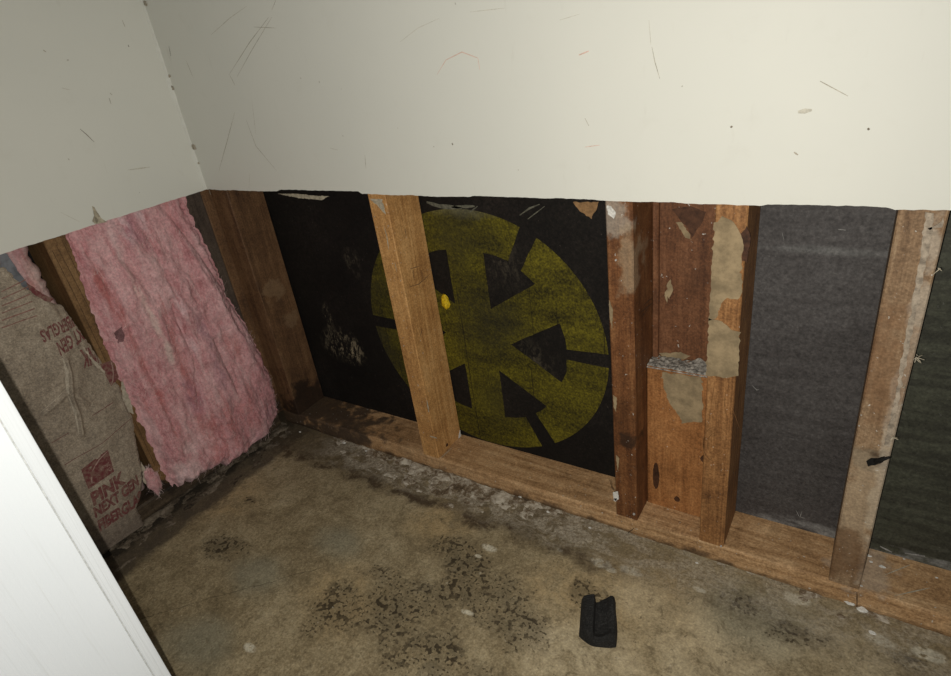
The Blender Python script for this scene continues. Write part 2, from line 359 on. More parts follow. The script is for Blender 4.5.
def m_wool(name, pale, mid, deep, streaks=False):
    g = G(name); rt = (0, math.radians(6), 0)
    v = g.map((1.0, 1.0, .22), (0, 0, 0), rt)
    n = g.noise(30, 7, .68, 1.0, v); b = g.noise(7, 4, .6, .8); f = g.noise(300, 5, .75, .8, g.map((1, 1, .35), (0, 0, 0), rt))
    t = g.math('ADD', g.math('MULTIPLY', n, .5), g.math('ADD', g.math('MULTIPLY', f, .30), g.math('MULTIPLY', b, .25)))
    col = g.ramp(t, [(.36, deep), (.48, mid), (.56, tuple((a + c) / 2 for a, c in zip(mid, pale))), (.66, pale)])
    col = g.mix(g.mul(g.rng(g.noise(13, 5, .62, .6, g.map((1, 1, .16), (2, 0, 1), rt)), .54, .66), .62), col, (0.44, 0.125, 0.11))
    col = g.mix(g.mul(g.rng(g.noise(11, 5, .62, .6, g.map((1, 1, .16), (7, 0, 3), rt)), .56, .68), .65), col, (0.74, 0.56, 0.55))
    col = g.mix(g.mul(g.rng(g.noise(7, 3, .6, .6, g.map((1, 1, .6), (5, 1, 2))), .52, .70), .5), col, (0.40, 0.20, 0.27))
    if streaks:
        for pts, r, c, am in (
            ([(106, 282), (120, 308), (134, 338), (150, 372), (166, 405), (178, 430)], (.011, 1, .045), (0.40, 0.095, 0.085), .80),
            ([(140, 290), (156, 322), (170, 352)], (.008, 1, .045), (0.70, 0.56, 0.50), .75), ([(182, 305), (190, 340), (150, 218), (130, 225)], (.012, 1, .04), (0.72, 0.54, 0.56), .6),
            ([(207, 330), (216, 365), (196, 400), (150, 450)], (.018, 1, .05), (0.36, 0.17, 0.215), .6), ([(238, 350), (250, 395), (232, 430)], (.010, 1, .045), (0.45, 0.15, 0.14), .6),
            ([(100, 360), (125, 420), (145, 445), (98, 320)], (.014, 1, .04), (0.66, 0.46, 0.45), .6)):
            m = g.maxs([g.blob((on_l(x, y, -.02).x, -.02, on_l(x, y, -.02).z), r, .5, 26, .8) for x, y in pts])
            col = g.mix(g.mul(m, am, g.rng(n, .38, .56)), col, c)
    S = g.sep()
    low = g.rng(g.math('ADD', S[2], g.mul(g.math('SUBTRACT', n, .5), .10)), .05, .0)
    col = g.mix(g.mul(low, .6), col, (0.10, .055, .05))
    g.bsdf.inputs['Sheen Weight'].default_value = .12
    g.bsdf.inputs['Sheen Roughness'].default_value = .6
    return g.fin(col, .95, g.math('ADD', n, g.mul(f, .9)), .6, .004, .05, .18, 260)
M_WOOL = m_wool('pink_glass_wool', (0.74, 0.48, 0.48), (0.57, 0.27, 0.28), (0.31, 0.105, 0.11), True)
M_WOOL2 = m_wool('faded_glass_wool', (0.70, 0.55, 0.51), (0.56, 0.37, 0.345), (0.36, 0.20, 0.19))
M_FIB = plain('pink_fibres', (0.60, 0.36, 0.35), .95, .3, 90, .05)
M_FIB2 = plain('pale_fibres', (0.72, 0.55, 0.52), .95, .2, 90, .05)

def m_kraft():
    g = G('kraft_facing_paper'); f = g.noise(300, 5, .75); n = g.noise(18, 5, .65, .5); b = g.noise(5, 4, .6)
    t = g.math('ADD', g.math('MULTIPLY', f, .45), g.math('ADD', g.math('MULTIPLY', n, .3), g.math('MULTIPLY', b, .25)))
    col = g.ramp(t, [(.36, (0.135, 0.105, 0.080)), (.5, (0.30, 0.245, 0.185)), (.64, (0.47, 0.395, 0.305))])
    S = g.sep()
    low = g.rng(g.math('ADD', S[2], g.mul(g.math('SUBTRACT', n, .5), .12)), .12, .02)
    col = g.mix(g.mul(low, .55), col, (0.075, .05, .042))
    return g.fin(col, .7, g.math('ADD', g.mul(f, .4), n), .45, .003, .3, .22, 420)
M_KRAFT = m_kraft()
M_FOLD = plain('bitumen_backed_fold', (0.14, 0.145, 0.16), .45, .35, 90, .5)
M_CREASE = plain('scuffed_crease', (0.42, 0.36, 0.28), .85, .25, 180)
M_PALEPAPER = plain('scuffed_pale_paper', (0.40, 0.35, 0.26), .85, .3, 180)
def m_ink():
    g = G('red_ink'); f = g.noise(160, 5, .7)
    return g.fin(g.mix(g.rng(f, .40, .62), (0.150, 0.040, 0.042), (0.215, 0.125, 0.098)), .75, f, .2, .001, .25)
M_INK = m_ink()
def m_door():
    g = G('white_embossed_door'); gr = g.noise(260, 3, .6, .3, g.map((1, 1, .018))); b = g.noise(3, 4, .6)
    col = g.mix(g.rng(b, .3, .7), (0.72, 0.755, 0.785), (0.76, 0.79, 0.82))
    col = g.mix(g.mul(g.rng(gr, .56, .72), .22), col, (0.55, .56, .54))
    return g.fin(col, .42, gr, .45, .0012, .4)
M_DOOR = m_door()
def m_foam():
    g = G('black_foam'); f = g.noise(420, 3, .7); b = g.noise(40, 4, .6)
    return g.fin(g.ramp(g.math('ADD', g.mul(f, .7), g.mul(b, .3)), [(.36, (0.006, 0.006, 0.006)), (.54, (0.020, 0.019, 0.018)), (.72, (0.060, 0.058, 0.055))]), .9, f, .9, .002, .3)
M_FOAM = m_foam()
M_YELLOW = plain('bright_yellow_foam', (0.62, 0.42, 0.01), .6, .3, 260, .4)
M_BLUEPAPER = M_FOLD

# ---------------------------------------------------------------- the setting
def slab(name, x0, x1, y0, y1, z0, z1, mat, left=False):
    V = [(x, y, z) for x in (x0, x1) for y in (y0, y1) for z in (z0, z1)]
    return obj(name, V, [(0, 1, 3, 2), (4, 6, 7, 5), (0, 4, 5, 1), (2, 3, 7, 6), (0, 2, 6, 4), (1, 5, 7, 3)], mat, left=left)
tag(slab('floor', -0.35, 3.0, -3.0, 0.30, -0.08, 0.0, M_FLOOR), 'stained bare concrete slab floor with black mould spots', 'floor', kind='structure')
tag(slab('ceiling', -0.35, 3.0, -3.0, 0.30, 2.40, 2.45, M_DRY), 'plain white ceiling above the room', 'ceiling', kind='structure')

def drywall(name, u0, u1, left, bumps, label):
    """gypsum board whose lower edge was sawn off by hand: fine steps along the cut"""
    n = int((u1 - u0) / 0.004); V = []; Fc = []
    for i in range(n + 1):
        u = u0 + (u1 - u0) * i / n
        z = HD + 0.0012 * mn.noise((u * 25, 1.7, 3)) + 0.0008 * mn.noise((u * 120, 4.2, 1))
        for (a, b, dz) in bumps:
            if a <= u <= b: z += dz * min(1, (u - a) / .006, (b - u) / .006)
        V += [(u, 0, z), (u, T, z + .0006 * mn.noise((u * 200, 9, 1))), (u, T, 2.4), (u, 0, 2.4)]
        if i:
            k = 4 * i
            Fc += [(k - 4, k, k + 3, k - 1), (k - 3, k - 2, k + 2, k + 1), (k - 4, k - 3, k + 1, k), (k - 1, k + 3, k + 2, k - 2)]
    Fc += [(0, 3, 2, 1), (4 * n, 4 * n + 1, 4 * n + 2, 4 * n + 3)]
    return tag(obj(name, V, Fc, M_DRY, left=left), label, 'wall', kind='structure')
xb = lambda px, py: on_y(px, py, 0).x
wall_back = drywall('wall_back', 0.0, 3.0, False, [(xb(278, 193), xb(362, 196), .004), (xb(762, 206), xb(895, 209), .0018), (xb(470, 199), xb(600, 202), .0015)], 'long white painted drywall cut off above the floor')
wall_left = drywall('wall_left', -3.0, -0.0002, True, [], 'short white painted drywall on the left, cut off above insulation')

# pencil lines, scratches and scuffs on the paint
def scuffs(parent, conv, frame, rows, left):
    for pts, w, m in rows:
        o = ribbon('scuff_mark', conv(pts), w, frame, m, parent, 0.00035)
F0 = fr_y(0.0)
scuffs(wall_back, px_y, F0, [
    ([(229, 75), (250, 42), (269, 17)], .0012, M_SCUFF), ([(237, 77), (252, 50), (272, 17)], .0010, M_SCUFF), ([(254, 27), (276, 28)], .0010, M_SCUFF),
    ([(211, 35), (230, 18), (247, 6)], .0012, M_SCUFF_F), ([(186, 60), (194, 79)], .0011, M_SCUFF), ([(219, 171), (227, 142), (235, 112)], .0011, M_SCUFF),
    ([(246, 119), (256, 146), (277, 171)], .0011, M_SCUFF), ([(252, 100), (256, 135)], .0010, M_SCUFF_F), ([(169, 46), (171, 56)], .0016, M_SCUFF_D),
    ([(230, 75), (235, 85)], .0010, M_SCUFF), ([(250, 173), (249, 188)], .0009, M_SCUFF_F), ([(272, 10), (276, 0)], .0010, M_SCUFF),
    ([(579, 55), (589, 51)], .0020, M_SCUFF_R), ([(652, 47), (655, 62), (660, 79)], .0010, M_SCUFF), ([(649, 20), (651, 45)], .0008, M_SCUFF_F),
    ([(820, 81), (833, 88), (848, 96)], .0012, M_SCUFF), ([(798, 112), (812, 110)], .0050, M_SCUFF_F), ([(437, 75), (446, 60), (462, 52), (478, 58), (480, 70)], .0014, M_SCUFF_R),
    ([(400, 42), (418, 28), (440, 18)], .0009, M_SCUFF_F), ([(470, 12), (505, 8)], .0009, M_SCUFF_F), ([(585, 147), (600, 145)], .0010, M_SCUFF_R),
    ([(731, 126), (732, 127.5)], .0035, M_SCUFF_D), ([(452, 143), (453, 145)], .0030, M_SCUFF_D), ([(868, 128), (869, 130)], .0030, M_SCUFF_D), ([(794, 152), (798, 155)], .0020, M_SCUFF),
    ([(365, 155), (366, 168)], .0010, M_SCUFF), ([(330, 148), (338, 150)], .0010, M_SCUFF_F), ([(560, 20), (580, 14)], .0008, M_SCUFF_F), ([(585, 118), (589, 126)], .0010, M_SCUFF),
], False)
scuffs(wall_left, lambda p: px_l(p, 0.0), fr_y(0.0), [
    ([(80, 129), (87, 135), (94, 142)], .0016, M_SCUFF_D), ([(109, 98), (111, 104)], .0014, M_SCUFF), ([(122, 20), (125, 27)], .0014, M_SCUFF), ([(128, 45), (129, 47)], .002, M_SCUFF_D),
    ([(110, 93), (112, 95)], .0014, M_SCUFF), ([(60, 212), (80, 222)], .0008, M_SCUFF_F), ([(43, 50), (46, 52)], .002, M_SCUFF), ([(128, 170), (150, 167)], .0025, M_SCUFF_F), ([(62, 88), (70, 90)], .0012, M_SCUFF_F),
], True)
# rough caulk line down the corner
V = []; Fc = []
nz = 260
for i in range(nz + 1):
    z = HD + .001 + 0.75 * i / nz
    w = .0035 + .003 * abs(mn.noise((z * 60, 3, 1))) + .003 * max(0, mn.noise((z * 16, 5, 2)))
    V += [(-.0008, -w * 1.3, z), (.0015 + w * .25, -.0015 - w * .3, z + .0008 * mn.noise((z * 90, 1, 1))), (w * .8, .0008, z)]
    if i:
        k = 3 * i; Fc += [(k - 3, k - 2, k + 1, k), (k - 2, k - 1, k + 2, k + 1)]
obj('caulk_line', V, Fc, M_DRY, wall_back)
for px, py, r in ((145, 4, .004), (172, 88, .0035), (193, 147, .005), (169, 76, .0025), (153, 36, .002), (198, 163, .0018)):
    p = on_y(px, py, 0)
    patch('dirt_spot', [(p.x + .004 + r * .7 * math.cos(a), p.z + r * math.sin(a)) for a in [k * math.pi / 4 for k in range(8)]], F0, M_SCUFF, wall_back, .0028, .0010, r * .8, px)
# torn paper facing at the cut
for pts in ([(278, 194), (295, 193.5), (318, 196), (329, 196), (322, 200), (300, 198)], [(208, 190), (214, 190), (216, 197), (211, 195)], [(219, 190), (223, 191), (223, 198)]):
    patch('torn_paper', px_y(pts, T + .001), fr_y(T + .001), M_PALEPAPER, wall_back, .0006, .003, .0015, 5)
for pts in ([(92, 206), (94, 207), (101, 218), (107, 222), (96, 224)], [(94, 216), (99, 220), (95, 224), (92, 221)]):
    patch('torn_paper', px_l(pts, -0.001), fr_y(-0.001), M_PALEPAPER, wall_left, .0006, .003, .0006, 6)

# ---------------------------------------------------------------- framing lumber
XA, XB, XC, XD, XP = 0.4312, 0.8526, 0.9923, 1.1751, 0.0459
SWD = 0.038; ZT = 2.36
GAP = 0.0004
W_A = wood('wood_orange_pine', (0.62, 0.36, 0.145), (0.47, 0.245, 0.085), (0.28, 0.13, 0.042), 'z', (1, 0, 0), dark_amt=.15, specks=.6)
W_B = wood('wood_red_brown', (0.25, 0.115, 0.044), (0.15, 0.058, 0.020), (0.068, 0.025, 0.009), 'z', (4, 2, 0), dark_amt=.5, specks=.7,
           stain=[((XB + .02, T, on_y(626, 442, T).z), (.017, .05, .017), (0.035, .016, .008), .9), ((XB + .014, T, .57), (.022, .05, .03), (0.36, .32, .26), .55),
                  ((XB + .03, T, .51), (.016, .05, .05), (0.31, .225, .14), .6)])
W_C = wood('wood_amber_fir', (0.41, 0.215, 0.085), (0.255, 0.118, 0.042), (0.105, 0.043, 0.015), 'z', (7, 5, 0), dark_amt=.35, ring=34, specks=.4)
W_BK = wood('wood_block_fir', (0.42, 0.195, 0.07), (0.285, 0.118, 0.038), (0.125, 0.048, 0.015), 'z', (12, 1, 0), dark_amt=.35, specks=.4)
W_UP = wood('wood_dark_red', (0.21, 0.095, 0.045), (0.135, 0.055, 0.024), (0.055, 0.022, 0.011), 'z', (9, 8, 0), dark_amt=.55, specks=.9)
W_D = wood('wood_grey_brown', (0.36, 0.25, 0.15), (0.24, 0.15, 0.083), (0.12, 0.068, 0.035), 'z', (15, 3, 0), dark_amt=.4, specks=.8,
           stain=[((XD + .024, T, on_y(876, 461, T).z), (.024, .06, .020), (0.03, .02, .013), .75), ((XD + .036, T, .33), (.009, .06, .30), (0.42, .35, .27), .7), ((XD + .02, T, .19), (.04, .06, .10), (0.44, .34, .225), .5), ((XD + .015, T, .10), (.03, .06, .05), (0.15, .08, .038), .75), ((XD + .018, T, .40), (.03, .06, .07), (0.20, .105, .05), .55)])
W_P = wood('wood_corner_post', (0.205, 0.115, 0.056), (0.135, 0.070, 0.033), (0.058, 0.030, 0.016), 'z', (19, 2, 0), dark_amt=.5,
           stain=[((XP, .06, .05), (.06, .07, .07), (0.02, .012, .008), .85), ((XP, .05, .36), (.02, .03, .03), (0.24, .155, .085), .5), ((XP, .07, .27), (.02, .025, .02), (0.24, .155, .085), .45)])
W_PL = wood('wood_sill_plate', (0.58, 0.38, 0.205), (0.40, 0.235, 0.112), (0.19, 0.10, 0.042), 'x', (3, 11, 0), dark_amt=.5, specks=.7,
            stain=[((.02, .05, .03), (.24, .12, .1), (0.045, .030, .020), .9), ((.15, .03, .03), (.16, .05, .1), (0.075, .050, .032), .75), ((1.22, .06, .038), (.04, .06, .05), (0.42, .36, .29), .45), ((.62, .03, .0), (.6, .02, .018), (0.07, .042, .024), .55), ((1.1, .03, .0), (.4, .02, .018), (0.07, .042, .024), .5)])
W_L = wood('wood_left_stud', (0.275, 0.165, 0.075), (0.195, 0.108, 0.045), (0.095, 0.05, 0.02), 'z', (23, 6, 0), dark_amt=.3, ring=40,
           stain=[((-.29, T, .03), (.05, .1, .045), (0.016, .010, .008), .95)])
W_LP = wood('wood_rotten_plate', (0.11, 0.08, 0.05), (0.06, 0.042, 0.026), (0.02, 0.014, 0.010), 'x', (2, 16, 0), dark_amt=.8)

W_E = wood('wood_end_stud', (0.10, 0.075, 0.055), (0.072, 0.053, 0.040), (0.045, 0.032, 0.024), 'z', (29, 2, 0), dark_amt=.2)
def stud(x, mat, label, seed, w=SWD, wane=None):
    return tag(timber('wooden_stud', (x, T, PH + GAP), (x + w, Y1 - .002, ZT), 'z', mat, seed=seed, wane=wane), label, 'stud', 'wall studs')
sA = stud(XA - .002, W_A, 'clean orange pine stud left of the yellow printed wheel', 1, .040)
sB = stud(XB, W_B, 'red-brown stud with a dark knot smudge, right beside the yellow printed wheel', 2)
sC = stud(XC, W_C, 'amber stud with beige paper residue beside the ledged filler block', 3)
sD = stud(XD, W_D, 'greyish weathered stud with a black hole, near the right edge', 4, .0395,
          lambda v: (0.004 * max(0, (v[2] - .2) / .4) * (1 if v[0] > XD + .02 else 0), 0, 0))
sP = stud(XP - .0585, W_P, 'dark brown post at the wall corner beside the black board', 5, .0585)
tag(timber('filler_strip', (-.0068, T + .001, PH + GAP), (.0215, Y1 - .002, ZT), 'z', W_P, left=True, seed=15), 'narrow dark wood filler strip in the corner behind the insulation edge', 'wood strip')
tag(timber('wooden_stud', (-.0455, T, PH + GAP), (-.0075, Y1 - .002, ZT), 'z', W_E, left=True, seed=6), 'dark end stud of the left wall, beside the insulation top', 'stud', 'wall studs')

def plate_wane(v):
    # the front arris is worn and chewed
    if v[1] < T + .02:
        k = mn.noise((v[0] * 14, v[2] * 20, 2)); j = mn.noise((v[0] * 55, v[2] * 50, 7))
        return (0, max(0, .0035 * k + .0012 * j) + (.002 if v[2] > .03 else 0), -.0008 * abs(j) if v[2] > .03 else 0)
    return (0, 0, 0)
plate = tag(timber('sill_plate', (-.0127, T, GAP), (2.4, Y1 - GAP, PH), 'x', W_PL, ch=.003, seg=.008, seed=8, jit=.0002, wane=None), 'long brown timber sill plate along the back wall', 'timber plate')
# make the plate finely segmented where it shows (worn front arris)
def worn_plate():
    me = plate.data; n = 420; sec = []
    V = []; Fc = []
    for i in range(n + 1):
        x = -.0127 + 2.4127 * (i / n) ** 1.0
        k = mn.noise((x * 14, 1, 2)); j = mn.noise((x * 60, 3, 7)); c = mn.noise((x * 9, 8, 3))
        top = .0045 + .002 * k + .0008 * j; bot = .003 + .004 * max(0, c) + .0015 * j
        ring = [(T + .0012 * max(0, c) + .0006 * (1 + j), PH - top), (T + .0015, PH - top * .35), (T + top, PH - .0002 * (1 + j)), (Y1 - GAP, PH), (Y1 - GAP, GAP), (T + bot, GAP), (T + .0006 * (1 + k), .006 + bot)]
        V += [(x, a, b) for a, b in ring]
        if i:
            for q in range(7): Fc.append(((i - 1) * 7 + q, (i - 1) * 7 + (q + 1) % 7, i * 7 + (q + 1) % 7, i * 7 + q))
    Fc += [tuple(range(7)), tuple(n * 7 + q for q in range(7))]
    m2 = bpy.data.meshes.new('sill_plate'); m2.from_pydata(V, [], Fc)
    bm = bmesh.new(); bm.from_mesh(m2); bmesh.ops.recalc_face_normals(bm, faces=bm.faces); bm.to_mesh(m2); bm.free()
    m2.materials.append(W_PL); plate.data = m2
worn_plate()

# filler between the pair of studs: a thin back board above, a thick block with a dusty ledge below
YB, ZB = 0.0625, 0.3185
bb_ = tag(timber('back_board', (XB + SWD + GAP, .0985, ZB + .002), (XC - GAP, Y1 - GAP, ZT), 'z', W_UP, seed=9), 'dark red-brown board set deep between the paired studs', 'board')
tag(timber('lath_strip', (XB + SWD + GAP, .089, ZB + .002), (XB + SWD + .010, .0981, ZT), 'z', W_UP, seed=16), 'thin dark lath in the angle beside the deep board', 'wood strip')
blk = tag(timber('filler_block', (XB + SWD + GAP, YB, PH + GAP), (XC - GAP, Y1 - GAP, ZB), 'z', W_BK, seed=10, jit=.0003), 'amber filler block with a dusty ledge between the paired studs', 'wood block')
V = []; Fc = []; nx, ny = 44, 18
for i in range(nx + 1):
    for j in range(ny + 1):
        x = XB + SWD + .001 + (XC - XB - SWD - .002) * i / nx; y = YB - .0015 + (Y1 - YB - .003) * j / ny
        e = min(1, j / 2.5)
        V.append((x, y, ZB - .002 + e * (.0035 + .0028 * mn.noise((x * 160, y * 160, 1)) + .002 * mn.noise((x * 60, y * 60, 4))) + .008 * max(0, mn.noise((x * 40, 2, 7))) * (j / ny) ** 2))
        if i and j:
            k = i * (ny + 1) + j; Fc.append((k, k - 1, k - ny - 2, k - ny - 1))
tag(obj('dust_layer', V, Fc, plain('grey_white_dust', (0.25, 0.23, 0.20), .95, .75, 190, .1), blk, True), 'grey-white dust and crumbs', kind='stuff')

# residue, knots, pencil marks on the timber
M_RES = plain('beige_paper_residue', (0.275, 0.205, 0.118), .9, .3, 45)
M_GROOVE = plain('groove_brown', (0.075, 0.04, 0.018), .8, .4, 120)
M_RING = plain('growth_ring_brown', (0.17, 0.078, 0.027), .8, .4, 120)
M_KNOT = plain('dark_knot', (0.055, 0.023, 0.011), .6, .5, 120)
M_PENCIL = plain('pencil', (0.05, 0.04, 0.03), .7, .3, 200)
for pts in ([(714, 223), (722, 217), (731, 220), (739, 229), (745, 243), (742, 257), (741, 272), (743, 292), (738, 300), (728, 298), (721, 303), (716, 318), (709, 320)],
            [(709, 318), (722, 321), (731, 330), (740, 332), (738, 376), (726, 378), (706, 375)]):
    patch('paper_residue', px_y(pts, T), fr_y(T), M_RES, sC, .0006, .004, .003, 3)
patch('paper_residue', px_y([(661, 372), (702, 377), (702, 422), (683, 423), (668, 400), (664, 385)], YB), fr_y(YB), M_RES, blk, .0006, .004, .004, 8)
p = on_y(656, 476, YB)
patch('knot', [(p.x + .0055 * math.cos(a), p.z + .029 * math.sin(a)) for a in [k * math.pi / 8 for k in range(16)]], fr_y(YB), M_KNOT, blk, .0005, .003, .001, 2)
p = on_y(677, 499, YB)
patch('knot', [(p.x + .005 * math.cos(a), p.z + .006 * math.sin(a)) for a in [k * math.pi / 5 for k in range(10)]], fr_y(YB), M_KNOT, blk, .0005, .003, .0015, 3)
for pts in ([(747, 226), (751, 236), (747, 262), (742, 260), (744, 245), (741, 234)], [(700, 458), (703, 455), (703, 462)]):
    patch('knot', px_y(pts, T), fr_y(T), M_KNOT, sC, .0008, .003, .0015, 4)
for rr in (9, 14):
    ribbon('growth_ring', px_y([(716 + rr * .95 * math.cos(k * .35), 444 + rr * 1.25 * math.sin(k * .35)) for k in range(18)], T), .0011, fr_y(T), M_RING, sC, .0002, taper=True)
for x0 in (712, 718, 724, 730):
    ribbon('growth_ring', px_y([(x0 + 3, 380), (x0 + (x0 - 720) * .1, 405), (x0 + (x0 - 717) * .75, 428)], T), .0010, fr_y(T), M_RING, sC, .0002)
patch('knot', px_y([(672, 209), (690, 206), (706, 212), (700, 226), (692, 238), (688, 228), (680, 220)], .0985), fr_y(.0985), plain('soft_knot', (0.07, .03, .015), .7, .4, 120), bb_, .0004, .004, .002, 9)
for pts in ([(676, 222), (682, 222), (690, 234), (692, 240), (684, 236)], [(667, 284), (671, 279), (673, 290), (669, 300), (667, 296)], [(659, 353), (680, 352), (690, 356), (684, 360), (664, 359)], [(664, 292), (667, 290), (667, 304)]):
    patch('paper_residue', px_y(pts, .0985), fr_y(.0985), M_RES, bb_, .0005, .003, .0025, 4)
for pts in ([(609, 300), (613, 310), (612, 330), (610, 318)], [(613, 395), (617, 398), (616, 412), (614, 408)], [(616, 455), (619, 458), (618, 472)]):
    patch('paper_residue', px_y(pts, T), fr_y(T), M_RES, sB, .0006, .003, .0015, 4)
XAs = XA + .038
for pts in ([(409, 287), (419, 284), (430, 274)], [(410, 269), (413, 268), (420, 266)], [(405, 229), (406, 236)], [(413, 270), (414, 280)], [(420, 336), (422, 330)], [(421, 270), (423, 279)]):
    ribbon('pencil_mark', px_x(pts, XAs), .0013, fr_x(XAs), M_PENCIL, sA, .0003)
p = on_x(447, 445, XAs)
patch('nail_hole', [(p.y + .004 * math.cos(a), p.z + .0035 * math.sin(a)) for a in [k * math.pi / 5 for k in range(10)]], fr_x(XAs), M_KNOT, sA, .0004, .002, .001, 3)
p = [(458, 441), (462, 428), (463.5, 436), (460, 440)]
patch('plaster_smear', px_x(p, XAs), fr_x(XAs), M_WHITE_CHIP, sA, .001, .003, .0015, 3)
patch('plaster_smear', px_y([(370, 199), (382, 199), (386, 215), (383, 212), (378, 206)], T), fr_y(T), M_PALEPAPER, sA, .0004, .003, .003, 7)
for pts, w in (([(384, 226), (387, 236), (389, 250)], .0025), ([(427, 400), (429, 412)], .004), ([(430, 436), (437, 438)], .004), ([(395, 262), (397, 272)], .0012)):
    ribbon('plaster_smear', px_y(pts, T), w, fr_y(T), M_PALEPAPER, sA, .0005)
for pts in ([(613, 492), (618, 491), (619, 499), (614, 501)], [(607, 205), (611, 206), (616, 213), (614, 219), (608, 214)], [(614, 498), (617, 498), (616, 502)]):
    patch('plaster_smear', px_y(pts, T), fr_y(T), M_WHITE_CHIP, sB, .0008, .003, .0015, 3)
XBs = XB + SWD
for pts in ([(643, 306), (649, 300), (654, 297)], [(642, 317), (648, 308)], [(641, 312), (652, 303)]):
    ribbon('pencil_mark', px_x(pts, XBs), .0018, fr_x(XBs), M_PENCIL, sB, .0003)
# nail heads and splits near the stud feet
def nail(px, py, Y, parent, r=.0022):
    p = on_y(px, py, Y); bm = bmesh.new()
    bmesh.ops.create_cone(bm, cap_ends=True, segments=10, radius1=r, radius2=r * .8, depth=.0016, matrix=Matrix.Translation((p.x, Y - .0006, p.z)) @ Matrix.Rotation(math.pi / 2, 4, 'X'))
    return bm_obj('nail_head', bm, M_NAIL, parent)
M_NAIL = plain('dull_steel', (0.42, 0.40, 0.37), .4, .2, 200, .5)
nail(634, 514, T, sB); nail(616, 260, T, sB, .0016); nail(721, 546, T, sC, .0018)
# the weathered stud: pale torn facing paper down its front, a charred knot hole
for pts in ([(926, 212), (934, 213), (931, 240), (927, 262), (921, 290), (914, 322), (909, 350), (903, 375), (899, 400), (893, 430), (890, 447), (884, 445), (891, 415), (897, 388), (901, 360), (907, 330), (913, 298), (918, 270), (922, 240)],
            [(940, 222), (944, 218), (942, 226), (930, 230), (927, 228), (936, 225)]):
    patch('torn_paper', px_y(pts, T), fr_y(T), plain('weathered_paper', (0.33, 0.27, 0.205), .85, .4, 130), sD, .0007, .004, .0022, 6)
def tuft(px, py, Y, parent, mat, n=14, r=.007, seed=1):
    rnd = random.Random(seed); p = on_y(px, py, Y); V = []; Fc = []
    for i in range(n):
        a = rnd.uniform(0, 6.28); l = r * rnd.uniform(.4, 1); w = .0006
        q = Vector((p.x, Y - .001, p.z)) + Vector((rnd.uniform(-1, 1), 0, rnd.uniform(-1, 1))) * r * .3
        e = q + Vector((math.cos(a) * l, -rnd.uniform(.2, .9) * l, math.sin(a) * l)); s = Vector((-math.sin(a), 0, math.cos(a))) * w
        k = len(V); V += [q - s, q + s, e + s * .4, e - s * .4]; Fc.append((k, k + 1, k + 2, k + 3))
    return obj('paper_tuft', V, Fc, mat, parent)
tuft(917, 357, T + .002, sD, M_PALEPAPER, 8, .007, 2); tuft(893, 437, T, sD, M_PALEPAPER, 7, .006, 3); tuft(938, 270, T + .004, sD, M_PALEPAPER, 2, .009, 5); tuft(905, 388, T, sD, M_PALEPAPER, 4, .005, 8)
hole = patch('knot_hole', px_y([(866, 461), (871, 458), (878, 458), (885, 456), (883, 462), (875, 465), (868, 466)], T), fr_y(T), M_BLACK, sD, .0006, .003, .001, 3)
p0 = on_y(876, 461, T); p1 = on_y(889, 455, T); bm = bmesh.new()
d = Vector((p1.x - p0.x, -.004, p1.z - p0.z))
bmesh.ops.create_cone(bm, cap_ends=True, segments=9, radius1=.0035, radius2=.0015, depth=d.length * 1.1,
                      matrix=Matrix.Translation(Vector((p0.x, T - .001, p0.z)) + d * .5) @ d.to_track_quat('Z', 'Y').to_matrix().to_4x4())
bm_obj('charred_splinter', bm, M_BLACK, sD, True)
# split and nails in the plate
for pts in ([(857, 592), (857, 608)], [(628, 533), (634, 528)], [(610, 480), (612, 488), (617, 494)]):
    ribbon('split', px_y(pts, T - .0004), .0016, fr_y(T - .0004), M_BLACK, plate, .0003)
for pts in ([(885, 575), (910, 565)], [(894, 596), (930, 588)], [(440, 459), (452, 448)]):
    ribbon('plaster_smear', px_z(pts, PH), .0022, fr_z(PH), M_PALEPAPER, plate, .0004)

# ---------------------------------------------------------------- sheathing boards
XS = 0.945                                # joint hidden behind the filler block
b1 = tag(slab('sheathing_board', -.125, XS, Y1, Y1 + .012, 0.001, 2.36, M_SH_BLACK), 'black sheathing board printed with a yellow wheel of arrows', 'board')
b2 = tag(slab('sheathing_board', XS + .001, 2.4, Y1, Y1 + .012, 0.001, 2.36, M_SH_GREY), 'dark grey dusty sheathing board right of the paired studs', 'board')
CXp, CZp, RPX, RPZ = 0.549, 0.292, 0.2645, 0.2525
bm = bmesh.new()
n = 96; vv = [bm.verts.new((CXp + RPX * math.cos(2 * math.pi * k / n), Y1 - .0004, max(.039, CZp + RPZ * math.sin(2 * math.pi * k / n)))) for k in range(n)]
f = bm.faces.new(vv); f.normal_update()
if f.normal.y > 0: f.normal_flip()
bm_obj('printed_disc', bm, M_PRINT, b1)
DIAG = [(.040, .066), (.137, .126), (.112, .148), (.149, .212), (.122, .233), (.088, .163), (.066, .171), (.040, .175)]
SIDE = [(.074, -.002), (.178, .057), (.187, .026), (.187, .007), (.267, .011), (.267, -.016), (.186, -.014), (.184, -.038), (.173, -.064)]
for k, (pts, mx, mz) in enumerate(((SIDE, 1, 1), (DIAG, 1, 1), (DIAG, -1, 1), (SIDE, -1, 1), (DIAG, -1, -1), (DIAG, 1, -1))):
    patch('printed_arrow', [(CXp + mx * x, CZp + mz * z) for x, z in pts], fr_y(Y1 - .0004), M_SH_BLACK, b1, .0004, .012, .0012, k)
